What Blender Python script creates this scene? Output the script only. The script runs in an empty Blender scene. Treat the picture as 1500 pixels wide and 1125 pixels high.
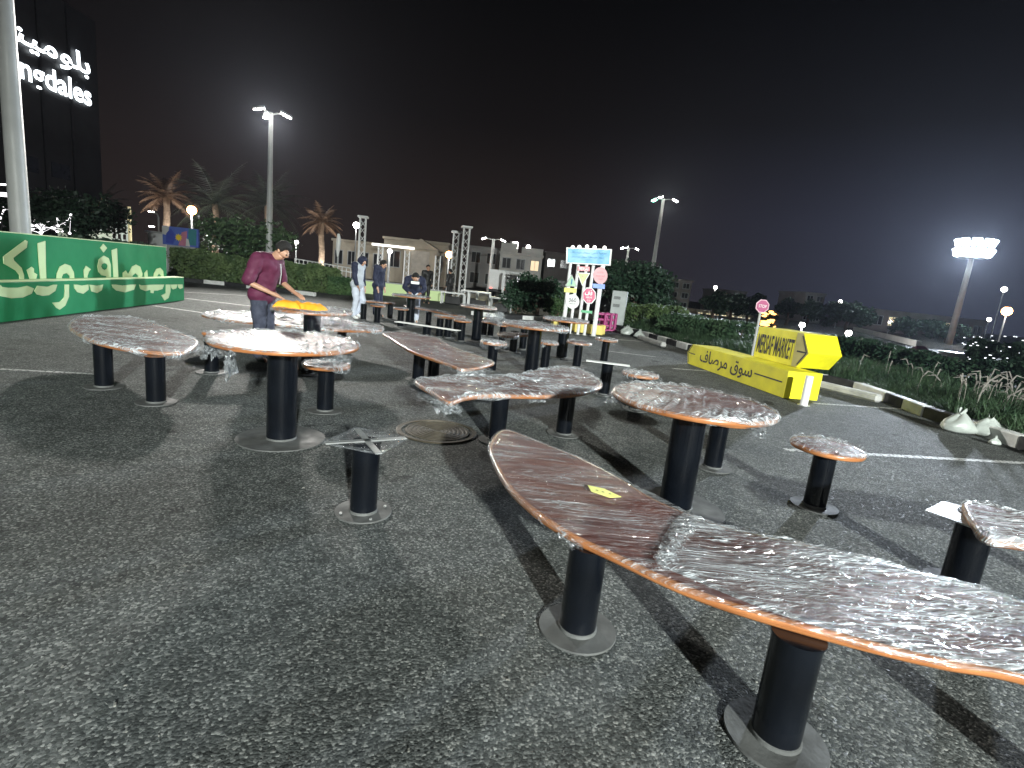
import bpy, math, random
from math import radians, sin, cos, pi, sqrt, atan2, exp
from mathutils import Vector, Matrix, noise
from mathutils.geometry import tessellate_polygon

S = bpy.context.scene
COL = S.collection
rnd = random.Random(7)

# ------------------------------------------------------------------ camera
H = 1.42                      # eye height
F = 766.0                     # focal length in photo pixels (photo is 1500 wide)
UP = Vector((416.0, 3888.0, 766.0)).normalized()
_f = Vector((0, 0, -1.0))
YV = (_f - UP * _f.dot(UP)).normalized()
XV = YV.cross(UP)
RM = Matrix((XV, YV, UP))     # camera axes -> world axes
camd = bpy.data.cameras.new("camera")
cam = bpy.data.objects.new("camera", camd)
COL.objects.link(cam)
cam.matrix_world = Matrix.Translation((0, 0, H)) @ RM.to_4x4()
camd.sensor_fit = 'HORIZONTAL'
camd.sensor_width = 36.0
camd.lens = 36.0 * F / 1500.0
camd.clip_start = 0.05
camd.clip_end = 3000
S.camera = cam

# ------------------------------------------------------------------ world (night sky over a lit city)
wd = bpy.data.worlds.new("World"); S.world = wd; wd.use_nodes = True
nt = wd.node_tree; nt.nodes.clear()
wo = nt.nodes.new('ShaderNodeOutputWorld'); bg = nt.nodes.new('ShaderNodeBackground')
tc = nt.nodes.new('ShaderNodeTexCoord'); sx = nt.nodes.new('ShaderNodeSeparateXYZ')
nt.links.new(tc.outputs['Generated'], sx.inputs[0])
rp = nt.nodes.new('ShaderNodeValToRGB')          # elevation ramp, warm side
rp.color_ramp.elements[0].position = 0.0; rp.color_ramp.elements[0].color = (0.034, 0.026, 0.024, 1)
rp.color_ramp.elements[1].position = 0.62; rp.color_ramp.elements[1].color = (0.0016, 0.0016, 0.0019, 1)
e = rp.color_ramp.elements.new(0.10); e.color = (0.026, 0.0185, 0.0175, 1)
e = rp.color_ramp.elements.new(0.26); e.color = (0.0098, 0.0080, 0.0086, 1)
e = rp.color_ramp.elements.new(0.42); e.color = (0.0040, 0.0038, 0.0044, 1)
rb = nt.nodes.new('ShaderNodeValToRGB')          # elevation ramp, blue side
rb.color_ramp.elements[0].position = 0.0; rb.color_ramp.elements[0].color = (0.042, 0.048, 0.078, 1)
rb.color_ramp.elements[1].position = 0.62; rb.color_ramp.elements[1].color = (0.0016, 0.0018, 0.0024, 1)
e = rb.color_ramp.elements.new(0.14); e.color = (0.036, 0.040, 0.066, 1)
e = rb.color_ramp.elements.new(0.28); e.color = (0.0135, 0.0140, 0.0185, 1)
e = rb.color_ramp.elements.new(0.44); e.color = (0.0050, 0.0054, 0.0072, 1)
nt.links.new(sx.outputs['Z'], rp.inputs[0]); nt.links.new(sx.outputs['Z'], rb.inputs[0])
mr = nt.nodes.new('ShaderNodeMapRange'); mr.inputs[1].default_value = -0.05; mr.inputs[2].default_value = 0.68
mr.interpolation_type = 'SMOOTHSTEP'
nt.links.new(sx.outputs['X'], mr.inputs[0])
mx = nt.nodes.new('ShaderNodeMix'); mx.data_type = 'RGBA'
nt.links.new(mr.outputs[0], mx.inputs['Factor']); nt.links.new(rp.outputs[0], mx.inputs['A']); nt.links.new(rb.outputs[0], mx.inputs['B'])
nt.links.new(mx.outputs['Result'], bg.inputs[0]); bg.inputs[1].default_value = 0.60
nt.links.new(bg.outputs[0], wo.inputs[0])

S.view_settings.view_transform = 'Standard'
S.view_settings.look = 'None'
S.view_settings.exposure = 0.0
S.view_settings.gamma = 1.0
S.render.engine = 'CYCLES'
S.cycles.sample_clamp_indirect = 4.0
S.cycles.max_bounces = 6
S.cycles.transparent_max_bounces = 24
S.cycles.use_denoising = True

# light levels of the lamps (their builders are further down)
W_RIGHT = 120000.0       # big floodlight mast at the right
W_LEFT = 36000.0        # three-headed mast beyond the hedge
W_FAR = 16000.0         # three-headed mast behind the signs
W_BACK = 145000.0        # mast behind the camera
W_FILL = 4500.0  # added fill mast behind the camera at left, softens the shadows

# ------------------------------------------------------------------ projection helpers (photo pixel -> world)
def ray(px, py): return RM @ Vector((px - 750, -(py - 562.5), -F))
def P(px, py, z=0.0):
    r = ray(px, py); t = (z - H) / r.z
    return Vector((r.x * t, r.y * t, z))
def D(px, py, d):
    r = ray(px, py); t = d / r.y
    return Vector((r.x * t, d, H + r.z * t))
def V(px, py, A, B):
    """point of the vertical plane through ground points A, B seen at the pixel"""
    r = ray(px, py); n = Vector((B[1] - A[1], -(B[0] - A[0]), 0))
    t = n.dot(Vector((A[0], A[1], 0))) / n.dot(r)
    return Vector((r.x * t, r.y * t, H + r.z * t))

# ------------------------------------------------------------------ object helpers
ROOT = {}
def thing(name, label, cat, loc=(0, 0, 0), rz=0.0, group=None):
    o = bpy.data.objects.new(name, None); COL.objects.link(o)
    o.empty_display_size = 0.2
    o.location = loc; o.rotation_euler = (0, 0, rz)
    o['label'] = label; o['category'] = cat
    if group: o['group'] = group
    ROOT[o.name] = (Matrix.Translation(loc) @ Matrix.Rotation(rz, 4, 'Z')).inverted()
    return o
def tag(o, label, cat, group=None):
    o['label'] = label; o['category'] = cat
    if group: o['group'] = group
    return o
def copy_tree(o, parent=None):
    c = o.copy(); COL.objects.link(c); c.parent = parent
    for ch in list(o.children): copy_tree(ch, c)
    return c
def rootmat(p):
    while p.parent: p = p.parent
    return ROOT[p.name]

class MB:
    def __init__(s): s.v = []; s.f = []; s.m = []; s.mi = 0
    def add(s, vs, fs):
        b = len(s.v); s.v.extend([tuple(x) for x in vs])
        for f in fs: s.f.append(tuple(b + i for i in f)); s.m.append(s.mi)
        return s
    def box(s, c, d, M=None, bev=0.0):
        x, y, z = d[0] / 2, d[1] / 2, d[2] / 2
        if bev > 0:
            b = min(bev, x * .9, y * .9, z * .9)
            pts = []
            for sx_ in (-1, 1):
                for sy_ in (-1, 1):
                    for sz_ in (-1, 1):
                        pts += [(sx_ * x, sy_ * (y - b), sz_ * (z - b)), (sx_ * (x - b), sy_ * y, sz_ * (z - b)), (sx_ * (x - b), sy_ * (y - b), sz_ * z)]
            def i(a, bb, cc, k): return ((a > 0) * 4 + (bb > 0) * 2 + (cc > 0)) * 3 + k
            fs = []
            for a in (-1, 1):
                q = [i(a, -1, -1, 0), i(a, 1, -1, 0), i(a, 1, 1, 0), i(a, -1, 1, 0)]; fs.append(q if a > 0 else q[::-1])
                q = [i(-1, a, -1, 1), i(-1, a, 1, 1), i(1, a, 1, 1), i(1, a, -1, 1)]; fs.append(q if a > 0 else q[::-1])
                q = [i(-1, -1, a, 2), i(1, -1, a, 2), i(1, 1, a, 2), i(-1, 1, a, 2)]; fs.append(q if a > 0 else q[::-1])
            for a in (-1, 1):
                for bb in (-1, 1):
                    q = [i(a, bb, -1, 0), i(a, bb, -1, 1), i(a, bb, 1, 1), i(a, bb, 1, 0)]; fs.append(q if a * bb > 0 else q[::-1])
                    q = [i(a, -1, bb, 0), i(a, 1, bb, 0), i(a, 1, bb, 2), i(a, -1, bb, 2)]; fs.append(q if a * bb > 0 else q[::-1])
                    q = [i(-1, a, bb, 1), i(-1, a, bb, 2), i(1, a, bb, 2), i(1, a, bb, 1)]; fs.append(q if a * bb > 0 else q[::-1])
                    for cc in (-1, 1):
                        q = [i(a, bb, cc, 0), i(a, bb, cc, 1), i(a, bb, cc, 2)]; fs.append(q if a * bb * cc > 0 else q[::-1])
        else:
            pts = [(i * x, j * y, k * z) for i in (-1, 1) for j in (-1, 1) for k in (-1, 1)]
            fs = [(0, 1, 3, 2), (4, 6, 7, 5), (0, 4, 5, 1), (2, 3, 7, 6), (0, 2, 6, 4), (1, 5, 7, 3)]
        c = Vector(c)
        pts = [((M @ Vector(p)) if M else Vector(p)) + c for p in pts]
        return s.add(pts, fs)
    def cyl(s, a, b, r0, r1=None, n=16, caps=True):
        if r1 is None: r1 = r0
        a = Vector(a); b = Vector(b); d = (b - a).normalized()
        u = d.orthogonal().normalized(); w = d.cross(u)
        vs = []
        for c, r in ((a, r0), (b, r1)):
            for i in range(n):
                t = 2 * pi * i / n; vs.append(c + u * (cos(t) * r) + w * (sin(t) * r))
        fs = [(i, (i + 1) % n, n + (i + 1) % n, n + i) for i in range(n)]
        if caps: fs += [tuple(range(n))[::-1], tuple(range(n, 2 * n))]
        return s.add(vs, fs)
    def tube(s, pts, r, n=6):
        pts = [Vector(p) for p in pts]; rs = r if isinstance(r, (list, tuple)) else [r] * len(pts)
        vs = []; u = None
        for k, p in enumerate(pts):
            d = (pts[min(k + 1, len(pts) - 1)] - pts[max(k - 1, 0)]).normalized()
            u = d.orthogonal().normalized() if u is None else (u - d * u.dot(d)).normalized()
            w = d.cross(u)
            for i in range(n):
                t = 2 * pi * i / n; vs.append(p + u * (cos(t) * rs[k]) + w * (sin(t) * rs[k]))
        fs = []
        for k in range(len(pts) - 1):
            for i in range(n): fs.append((k * n + i, k * n + (i + 1) % n, (k + 1) * n + (i + 1) % n, (k + 1) * n + i))
        fs += [tuple(range(n))[::-1], tuple(range((len(pts) - 1) * n, len(pts) * n))]
        return s.add(vs, fs)
    def ball(s, c, r, n=12, m=8, sc=(1, 1, 1), jit=0.0, rn=None):
        c = Vector(c); vs = [c + Vector((0, 0, r * sc[2]))]
        for j in range(1, m):
            for i in range(n):
                a = pi * j / m; t = 2 * pi * i / n; k = 1 + (rn.uniform(-jit, jit) if rn else 0)
                vs.append(c + Vector((sin(a) * cos(t) * sc[0], sin(a) * sin(t) * sc[1], cos(a) * sc[2])) * r * k)
        vs.append(c - Vector((0, 0, r * sc[2])))
        fs = [(0, 1 + i, 1 + (i + 1) % n) for i in range(n)]
        for j in range(m - 2):
            for i in range(n):
                fs.append((1 + j * n + i, 1 + (j + 1) * n + i, 1 + (j + 1) * n + (i + 1) % n, 1 + j * n + (i + 1) % n))
        L = len(vs) - 1; b = 1 + (m - 2) * n
        fs += [(b + i, L, b + (i + 1) % n) for i in range(n)]
        return s.add(vs, fs)
    def prism(s, poly, z0, z1):
        n = len(poly)
        vs = [(p[0], p[1], z0) for p in poly] + [(p[0], p[1], z1) for p in poly]
        fs = [(i, (i + 1) % n, n + (i + 1) % n, n + i) for i in range(n)]
        tr = tessellate_polygon([[Vector((p[0], p[1], 0)) for p in poly]])
        fs += [(a, b, c) for a, b, c in tr] + [(n + c, n + b, n + a) for a, b, c in tr]
        return s.add(vs, fs)
    def slab(s, loops, nrm, th):
        """flat plate: outline loops (3-D, coplanar), thickness th along nrm"""
        nrm = Vector(nrm).normalized() * th
        flat = [Vector(p) for l in loops for p in l]; n = len(flat)
        tr = tessellate_polygon([[Vector(p) for p in l] for l in loops])
        vs = flat + [p + nrm for p in flat]
        fs = [tuple(t) for t in tr] + [(n + t[2], n + t[1], n + t[0]) for t in tr]
        b = 0
        for l in loops:
            k = len(l); fs += [(b + i, b + (i + 1) % k, n + b + (i + 1) % k, n + b + i) for i in range(k)]; b += k
        return s.add(vs, fs)
    def build(s, name, mats, parent=None, smooth=False, angle=None):
        me = bpy.data.meshes.new(name)
        vs = s.v
        if parent is not None:
            Mi = rootmat(parent); vs = [tuple(Mi @ Vector(v)) for v in s.v]
        me.from_pydata(vs, [], s.f)
        if not isinstance(mats, (list, tuple)): mats = [mats]
        for m in mats: me.materials.append(m)
        if len(mats) > 1: me.polygons.foreach_set('material_index', s.m)
        if smooth:
            me.polygons.foreach_set('use_smooth', [True] * len(me.polygons))
            me.set_sharp_from_angle(angle=radians(angle or 40))
        me.update()
        o = bpy.data.objects.new(name, me); COL.objects.link(o)
        if parent is not None: o.parent = parent
        return o

# ------------------------------------------------------------------ materials
def newmat(name):
    m = bpy.data.materials.new(name); m.use_nodes = True
    t = m.node_tree; b = t.nodes['Principled BSDF']
    return m, t, b
def N(t, typ, **kw):
    n = t.nodes.new(typ)
    for k, v in kw.items():
        if k.startswith('i_'):
            key = k[2:]; key = int(key) if key.isdigit() else key
            n.inputs[key].default_value = v
        else: setattr(n, k, v)
    return n
def coords(t, scale=(1, 1, 1), rot=(0, 0, 0), kind='Object'):
    c = N(t, 'ShaderNodeTexCoord'); mp = N(t, 'ShaderNodeMapping')
    mp.inputs['Scale'].default_value = scale; mp.inputs['Rotation'].default_value = rot
    t.links.new(c.outputs[kind], mp.inputs[0]); return mp.outputs[0]
def ramp(t, src, stops):
    r = N(t, 'ShaderNodeValToRGB'); el = r.color_ramp.elements
    el[0].position, el[0].color = stops[0][0], tuple(stops[0][1]) + (1,)
    el[1].position, el[1].color = stops[-1][0], tuple(stops[-1][1]) + (1,)
    for p, c in stops[1:-1]:
        x = el.new(p); x.color = tuple(c) + (1,)
    t.links.new(src, r.inputs[0]); return r.outputs[0]
def g(v): return (v, v, v)
MC = {}
def paint(name, col, rough=0.5, var=0.12, scale=3.0, metal=0.0, spec=0.5, bump=0.0, bscale=60):
    """plain paint or plastic with slight mottling and grime"""
    if name in MC: return MC[name]
    m, t, b = newmat(name)
    n = N(t, 'ShaderNodeTexNoise'); n.inputs['Scale'].default_value = scale; n.inputs['Detail'].default_value = 6
    t.links.new(coords(t), n.inputs['Vector'])
    lo = tuple(c * (1 - var) for c in col); hi = tuple(min(1, c * (1 + var)) for c in col)
    t.links.new(ramp(t, n.outputs[0], [(0.3, lo), (0.7, hi)]), b.inputs['Base Color'])
    rr = ramp(t, n.outputs[0], [(0.3, g(min(1, rough * 1.2))), (0.7, g(rough * .85))])
    t.links.new(rr, b.inputs['Roughness'])
    b.inputs['Metallic'].default_value = metal; b.inputs['Specular IOR Level'].default_value = spec
    if bump:
        n2 = N(t, 'ShaderNodeTexNoise'); n2.inputs['Scale'].default_value = bscale; n2.inputs['Detail'].default_value = 4
        t.links.new(coords(t), n2.inputs['Vector'])
        bp = N(t, 'ShaderNodeBump'); bp.inputs['Strength'].default_value = bump; bp.inputs['Distance'].default_value = 0.01
        t.links.new(n2.outputs[0], bp.inputs['Height']); t.links.new(bp.outputs[0], b.inputs['Normal'])
    MC[name] = m; return m
def emit(name, col, st):
    if name in MC: return MC[name]
    m, t, b = newmat(name)
    b.inputs['Base Color'].default_value = (*[c * .5 for c in col], 1)
    b.inputs['Emission Color'].default_value = (*col, 1); b.inputs['Emission Strength'].default_value = st
    m.cycles.emission_sampling = 'NONE' if st < 30 else 'NONE'
    MC[name] = m; return m

def asphalt():
    m, t, b = newmat('asphalt')
    c = coords(t)
    grit = N(t, 'ShaderNodeTexVoronoi'); grit.inputs['Scale'].default_value = 105; t.links.new(c, grit.inputs['Vector'])
    fine = N(t, 'ShaderNodeTexNoise'); fine.inputs['Scale'].default_value = 260; fine.inputs['Detail'].default_value = 3; t.links.new(c, fine.inputs['Vector'])
    mid = N(t, 'ShaderNodeTexNoise'); mid.inputs['Scale'].default_value = 5.5; mid.inputs['Detail'].default_value = 7; mid.inputs['Roughness'].default_value = .65; t.links.new(c, mid.inputs['Vector'])
    big = N(t, 'ShaderNodeTexNoise'); big.inputs['Scale'].default_value = .55; big.inputs['Detail'].default_value = 5; t.links.new(c, big.inputs['Vector'])
    stone = N(t, 'ShaderNodeSeparateColor'); t.links.new(grit.outputs['Color'], stone.inputs[0])
    c1 = ramp(t, stone.outputs[0], [(0.0, (.030, .034, .033)), (0.45, (.060, .067, .064)), (0.8, (.110, .119, .114)), (1.0, (.24, .25, .235))])
    c2 = ramp(t, mid.outputs[0], [(0.30, g(.66)), (0.5, g(.97)), (0.72, g(1.25))])
    c3 = ramp(t, big.outputs[0], [(0.34, g(.78)), (0.5, g(1.0)), (0.66, g(1.12))])
    sm = N(t, 'ShaderNodeTexNoise'); sm.inputs['Scale'].default_value = 2.1; sm.inputs['Detail'].default_value = 3; t.links.new(c, sm.inputs['Vector'])
    c4 = ramp(t, sm.outputs[0], [(0.29, g(.30)), (0.34, g(1.0)), (1.0, g(1.0))])      # dark oily spots
    cur = c1
    for k in (c2, c3, c4):
        x = N(t, 'ShaderNodeMix', data_type='RGBA', blend_type='MULTIPLY'); x.inputs['Factor'].default_value = 1
        t.links.new(cur, x.inputs['A']); t.links.new(k, x.inputs['B']); cur = x.outputs['Result']
    t.links.new(cur, b.inputs['Base Color'])
    rr = ramp(t, stone.outputs[1], [(0.0, g(.95)), (0.90, g(.88)), (0.97, g(.55))])
    t.links.new(rr, b.inputs['Roughness'])
    b.inputs['Specular IOR Level'].default_value = .20
    add = N(t, 'ShaderNodeMath', operation='MULTIPLY_ADD'); add.inputs[1].default_value = -1.0
    t.links.new(grit.outputs['Distance'], add.inputs[0]); t.links.new(fine.outputs[0], add.inputs[2])
    bp = N(t, 'ShaderNodeBump'); bp.inputs['Strength'].default_value = .9; bp.inputs['Distance'].default_value = .0055
    t.links.new(add.outputs[0], bp.inputs['Height']); t.links.new(bp.outputs[0], b.inputs['Normal'])
    return m
M_ASPH = asphalt()

def wood_top():
    m, t, b = newmat('dark_red_laminate')
    n = N(t, 'ShaderNodeTexNoise'); n.inputs['Scale'].default_value = 3.5; n.inputs['Detail'].default_value = 8; n.inputs['Roughness'].default_value = .6
    t.links.new(coords(t, (1, 9, 1), (0, 0, .5)), n.inputs['Vector'])
    t.links.new(ramp(t, n.outputs[0], [(.3, (.060, .013, .008)), (.55, (.125, .030, .017)), (.75, (.18, .060, .030))]), b.inputs['Base Color'])
    b.inputs['Roughness'].default_value = .5; b.inputs['Specular IOR Level'].default_value = .25
    return m
def wood_edge():
    m, t, b = newmat('orange_wood_edge')
    n = N(t, 'ShaderNodeTexNoise'); n.inputs['Scale'].default_value = 6; n.inputs['Detail'].default_value = 8
    t.links.new(coords(t, (1, 1, 14)), n.inputs['Vector'])
    t.links.new(ramp(t, n.outputs[0], [(.3, (.22, .080, .026)), (.7, (.40, .165, .060))]), b.inputs['Base Color'])
    b.inputs['Roughness'].default_value = .28; b.inputs['Coat Weight'].default_value = .3
    return m
M_WOOD = wood_top(); M_EDGE = wood_edge()

def film(ang=0.0, dens=0.5, name='cling_film', gloss=.075, rough=.09):
    """stretched cling film: clear and glossy where it is tight, milky where it is creased"""
    m = bpy.data.materials.new(name); m.use_nodes = True; t = m.node_tree; t.nodes.clear()
    out = N(t, 'ShaderNodeOutputMaterial')
    def streak(sx_, sy_, da, dist, lo, hi):
        n = N(t, 'ShaderNodeTexNoise'); n.inputs['Scale'].default_value = 1.0; n.inputs['Detail'].default_value = 2.5; n.inputs['Roughness'].default_value = .55; n.inputs['Distortion'].default_value = dist
        t.links.new(coords(t, (sx_, sy_, 3.0), (0, 0, -ang - da)), n.inputs['Vector'])
        ab = N(t, 'ShaderNodeMath', operation='SUBTRACT'); ab.inputs[1].default_value = .5; t.links.new(n.outputs[0], ab.inputs[0])
        ab2 = N(t, 'ShaderNodeMath', operation='ABSOLUTE'); t.links.new(ab.outputs[0], ab2.inputs[0])
        return n.outputs[0], ramp(t, ab2.outputs[0], [(0.0, g(1.0)), (lo, g(.55)), (hi, g(0.0)), (1.0, g(0))])
    st, l1 = streak(.9, 56.0, 0.0, .25, .013, .026)
    st2, l2 = streak(1.3, 40.0, .42, .4, .010, .020)
    st3, l3 = streak(7.0, 24.0, -.5, 1.4, .006, .014)
    bl = N(t, 'ShaderNodeTexNoise'); bl.inputs['Scale'].default_value = 1.3; bl.inputs['Detail'].default_value = 4
    t.links.new(coords(t, (1.6, 5.0, 1.5), (0, 0, -ang - .2)), bl.inputs['Vector'])
    cr = N(t, 'ShaderNodeTexNoise'); cr.inputs['Scale'].default_value = 38; cr.inputs['Detail'].default_value = 4; t.links.new(coords(t), cr.inputs['Vector'])
    def mx_(a, b): x = N(t, 'ShaderNodeMath', operation='MAXIMUM'); t.links.new(a, x.inputs[0]); t.links.new(b, x.inputs[1]); return x.outputs[0]
    def mul_(a, b): x = N(t, 'ShaderNodeMath', operation='MULTIPLY'); t.links.new(a, x.inputs[0]); t.links.new(b, x.inputs[1]); return x.outputs[0]
    def add_(a, b, k): x = N(t, 'ShaderNodeMath', operation='MULTIPLY_ADD'); t.links.new(a, x.inputs[0]); x.inputs[1].default_value = k; t.links.new(b, x.inputs[2]); return x.outputs[0]
    h = add_(cr.outputs[0], add_(st2, add_(st3, st, .5), .7), .35)
    bp = N(t, 'ShaderNodeBump'); bp.inputs['Strength'].default_value = 1.0; bp.inputs['Distance'].default_value = .022
    t.links.new(h, bp.inputs['Height'])
    zone = ramp(t, bl.outputs[0], [(0.36, g(.10)), (0.50, g(.55)), (0.62, g(1.0))])
    zone2 = ramp(t, bl.outputs[0], [(0.34, g(1.0)), (0.50, g(.2)), (0.6, g(.8))])
    haze_ = ramp(t, bl.outputs[0], [(0.40, g(0.0)), (0.70, g(.16))])
    ln = mx_(mx_(mul_(l1, zone), mul_(l2, zone2)), mul_(l3, zone))
    ma = N(t, 'ShaderNodeMath', operation='MULTIPLY_ADD', use_clamp=True); ma.inputs[1].default_value = dens * 1.9
    t.links.new(add_(ln, haze_, .8), ma.inputs[0]); ma.inputs[2].default_value = .015
    tr = N(t, 'ShaderNodeBsdfTransparent'); tr.inputs[0].default_value = (.97, .97, .97, 1)
    di = N(t, 'ShaderNodeBsdfDiffuse'); di.inputs[0].default_value = (.56, .60, .62, 1)
    gl = N(t, 'ShaderNodeBsdfGlossy'); gl.inputs['Roughness'].default_value = rough; gl.inputs[0].default_value = (.8, .8, .8, 1)
    for n_ in (di, gl): t.links.new(bp.outputs[0], n_.inputs['Normal'])
    m1 = N(t, 'ShaderNodeMixShader'); t.links.new(ma.outputs[0], m1.inputs[0]); t.links.new(tr.outputs[0], m1.inputs[1]); t.links.new(di.outputs[0], m1.inputs[2])
    m2 = N(t, 'ShaderNodeMixShader'); m2.inputs[0].default_value = gloss
    t.links.new(m1.outputs[0], m2.inputs[1]); t.links.new(gl.outputs[0], m2.inputs[2])
    t.links.new(m2.outputs[0], out.inputs[0])
    return m
FILMS = [film(a, d, 'cling_film') for a, d in ((0.0, .65), (.7, .85), (-.6, .95), (1.4, .85), (-1.1, .6))]
M_FILM_T1 = film(-.33, .34, gloss=.12); M_FILM_T2 = film(-.40, .68, gloss=.17); M_FILM_CLEAR = film(.5, .22)
M_TATTER = film(.3, .38, 'crumpled_film')

M_BLACK = paint('black_powder_coat', (.003, .004, .006), .17, .3, 5, spec=.45)
M_STEEL = paint('galvanised_plate', (.34, .35, .34), .5, .22, 9, metal=.55, bump=.15)
M_DARKSTEEL = paint('scuffed_plate', (.075, .078, .075), .72, .35, 7, bump=.2, spec=.3)
M_WHITE = paint('white_paint', (.72, .73, .71), .45, .08)
M_GREY = paint('grey_paint', (.36, .37, .36), .5, .1)
M_POLE = paint('galvanised_pole', (.40, .41, .39), .45, .1, 2)
M_CONC = paint('concrete', (.42, .42, .40), .85, .18, 4, bump=.5)
M_KWHITE = paint('white_kerb_paint', (.66, .67, .64), .7, .16, 6, bump=.4)
M_KBLACK = paint('black_kerb_paint', (.02, .021, .022), .7, .3, 6, bump=.4)
M_YELLOW = paint('yellow_panel', (.74, .68, .015), .5, .16, 2.5)
M_INK = paint('black_ink', (.012, .012, .012), .6, .1)
M_GREEN = paint('green_panel', (.003, .22, .080), .55, .12, 1.5, spec=.25)
M_PALEG = paint('pale_green_lettering', (.55, .70, .38), .5, .06)
M_BARK = paint('bark', (.12, .085, .06), .9, .3, 14, bump=.8)
def leafm(name, a, b_):
    if name in MC: return MC[name]
    m, t, b = newmat(name)
    n = N(t, 'ShaderNodeTexNoise'); n.inputs['Scale'].default_value = 2.2; n.inputs['Detail'].default_value = 5
    t.links.new(coords(t), n.inputs['Vector'])
    t.links.new(ramp(t, n.outputs[0], [(.32, a), (.68, b_)]), b.inputs['Base Color'])
    b.inputs['Roughness'].default_value = .55
    MC[name] = m; return m
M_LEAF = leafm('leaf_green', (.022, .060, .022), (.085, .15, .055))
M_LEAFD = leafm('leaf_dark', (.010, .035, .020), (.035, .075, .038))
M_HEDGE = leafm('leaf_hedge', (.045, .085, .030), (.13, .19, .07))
M_GRASS = leafm('grass_blade', (.018, .046, .022), (.060, .105, .050))
M_PALM = leafm('palm_leaf', (.02, .03, .018), (.05, .06, .035)); M_PALM_LIT = leafm('lit_palm_leaf', (.09, .05, .027), (.18, .10, .05))  # orange-lit palms get browner leaves: lamp glow put into the colour
M_PLUME = paint('seed_plume', (.22, .205, .185), .9, .2, 9)
M_SKIN = paint('skin', (.42, .235, .15), .5, .1, 12)
M_HAIR = paint('black_hair', (.008, .007, .006), .9, .3, 60)
M_RUBBER = paint('dark_sole', (.03, .03, .03), .8)
M_GLASS = paint('dark_window_glass', (.02, .022, .026), .12, .2)

# ------------------------------------------------------------------ lamps
M_LAMP = emit('lamp_lens_cool', (1.0, .98, .95), 60)
M_LAMPB = emit('lamp_lens_blue', (.82, .92, 1.0), 160)
M_LAMPG = emit('lamp_lens_green', (.35, 1.0, .75), 30)
M_WARM = emit('lamp_globe_warm', (1.0, .42, .14), 26)
M_SMALL = emit('small_lamp_white', (1.0, .96, .9), 20)
def ptlight(name, loc, W, col, rad, parent, aim=None, cone=130):
    ld = bpy.data.lights.new(name, 'SPOT' if aim else 'POINT'); ld.energy = W
    if aim: ld.spot_size = radians(cone); ld.spot_blend = 1.0; ld.color = col; ld.shadow_soft_size = rad
    lo = bpy.data.objects.new(name, ld); COL.objects.link(lo)
    lo.location = rootmat(parent) @ Vector(loc); lo.parent = parent
    if aim: lo.rotation_euler = (Vector(aim) - Vector(loc)).to_track_quat('-Z', 'Y').to_euler()
    return lo
def mast(base, ztop, label, heads, W, col=(1, .96, .9), r=.09, hs=.5, mats=None, ang=0.0, group='floodlight masts', aim=(0, -3, 0), cone=78):
    t = thing('floodlight_mast', label, 'lamp post', (base[0], base[1], 0), 0, group)
    x, y = base[0], base[1]
    mb = MB(); mb.cyl((x, y, 0), (x, y, ztop), r * 1.25, r * .7, n=16); mb.build('pole', M_POLE, t, smooth=True)
    mb = MB(); mb.box((x, y, .02), (.45, .45, .04), None, .008); mb.build('base_plate', M_STEEL, t)
    for k in range(heads):
        if heads == 1: ox = 0; oy = 0
        else: a = ang + 2 * pi * k / heads; ox, oy = cos(a) * hs, sin(a) * hs
        h = MB(); h.tube([(x, y, ztop - .1), (x + ox * .5, y + oy * .5, ztop), (x + ox, y + oy, ztop)], .035, 8)
        hd = h.build('lamp_arm', M_POLE, t)
        M = Matrix.Rotation(atan2(oy, ox), 3, 'Z') @ Matrix.Rotation(.35, 3, 'Y')
        h = MB(); h.box((x + ox * 1.25, y + oy * 1.25, ztop + .02), (.5, .34, .1), M, .03); hd = h.build('lamp_head', M_GREY, t)
        h = MB(); h.box(Vector((x + ox * 1.25, y + oy * 1.25, ztop + .02)) + M @ Vector((0, 0, -.075)), (.44, .30, .05), M, .02); h.build('lens', (mats or [M_LAMP])[k % len(mats or [M_LAMP])], hd)
    if W: ptlight('lamp_light', (x, y, ztop - .38), W, col, .28, t, aim=aim, cone=cone)
    return t
b = P(397, 417); q = D(397, 165, b.y)
mast((q.x, q.y), q.z, 'tall mast with three white floodlights behind the man in the maroon shirt', 3, W_LEFT, hs=.55, ang=.15, r=.13)
q = D(972, 291, 45)
mast((q.x, q.y), q.z, 'tall mast right of the post signs, one of its lamps glowing green', 3, W_FAR, (1, 1, .85), hs=.8, ang=.05, mats=[M_LAMP, M_LAMPG, M_LAMP], r=.17)
q = D(921, 363, 70)
mast((q.x, q.y), q.z, 'distant mast with three floodlights right behind the blue sign board', 3, 0, hs=.9, ang=.1, r=.2)
q = D(723, 350, 48)
mast((q.x, q.y), q.z, 'short mast with two yellowish lamps before the white villa', 2, 5000, (1, .95, .6), hs=.7, ang=.1, r=.16)
q = D(1425, 372, 45)
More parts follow.
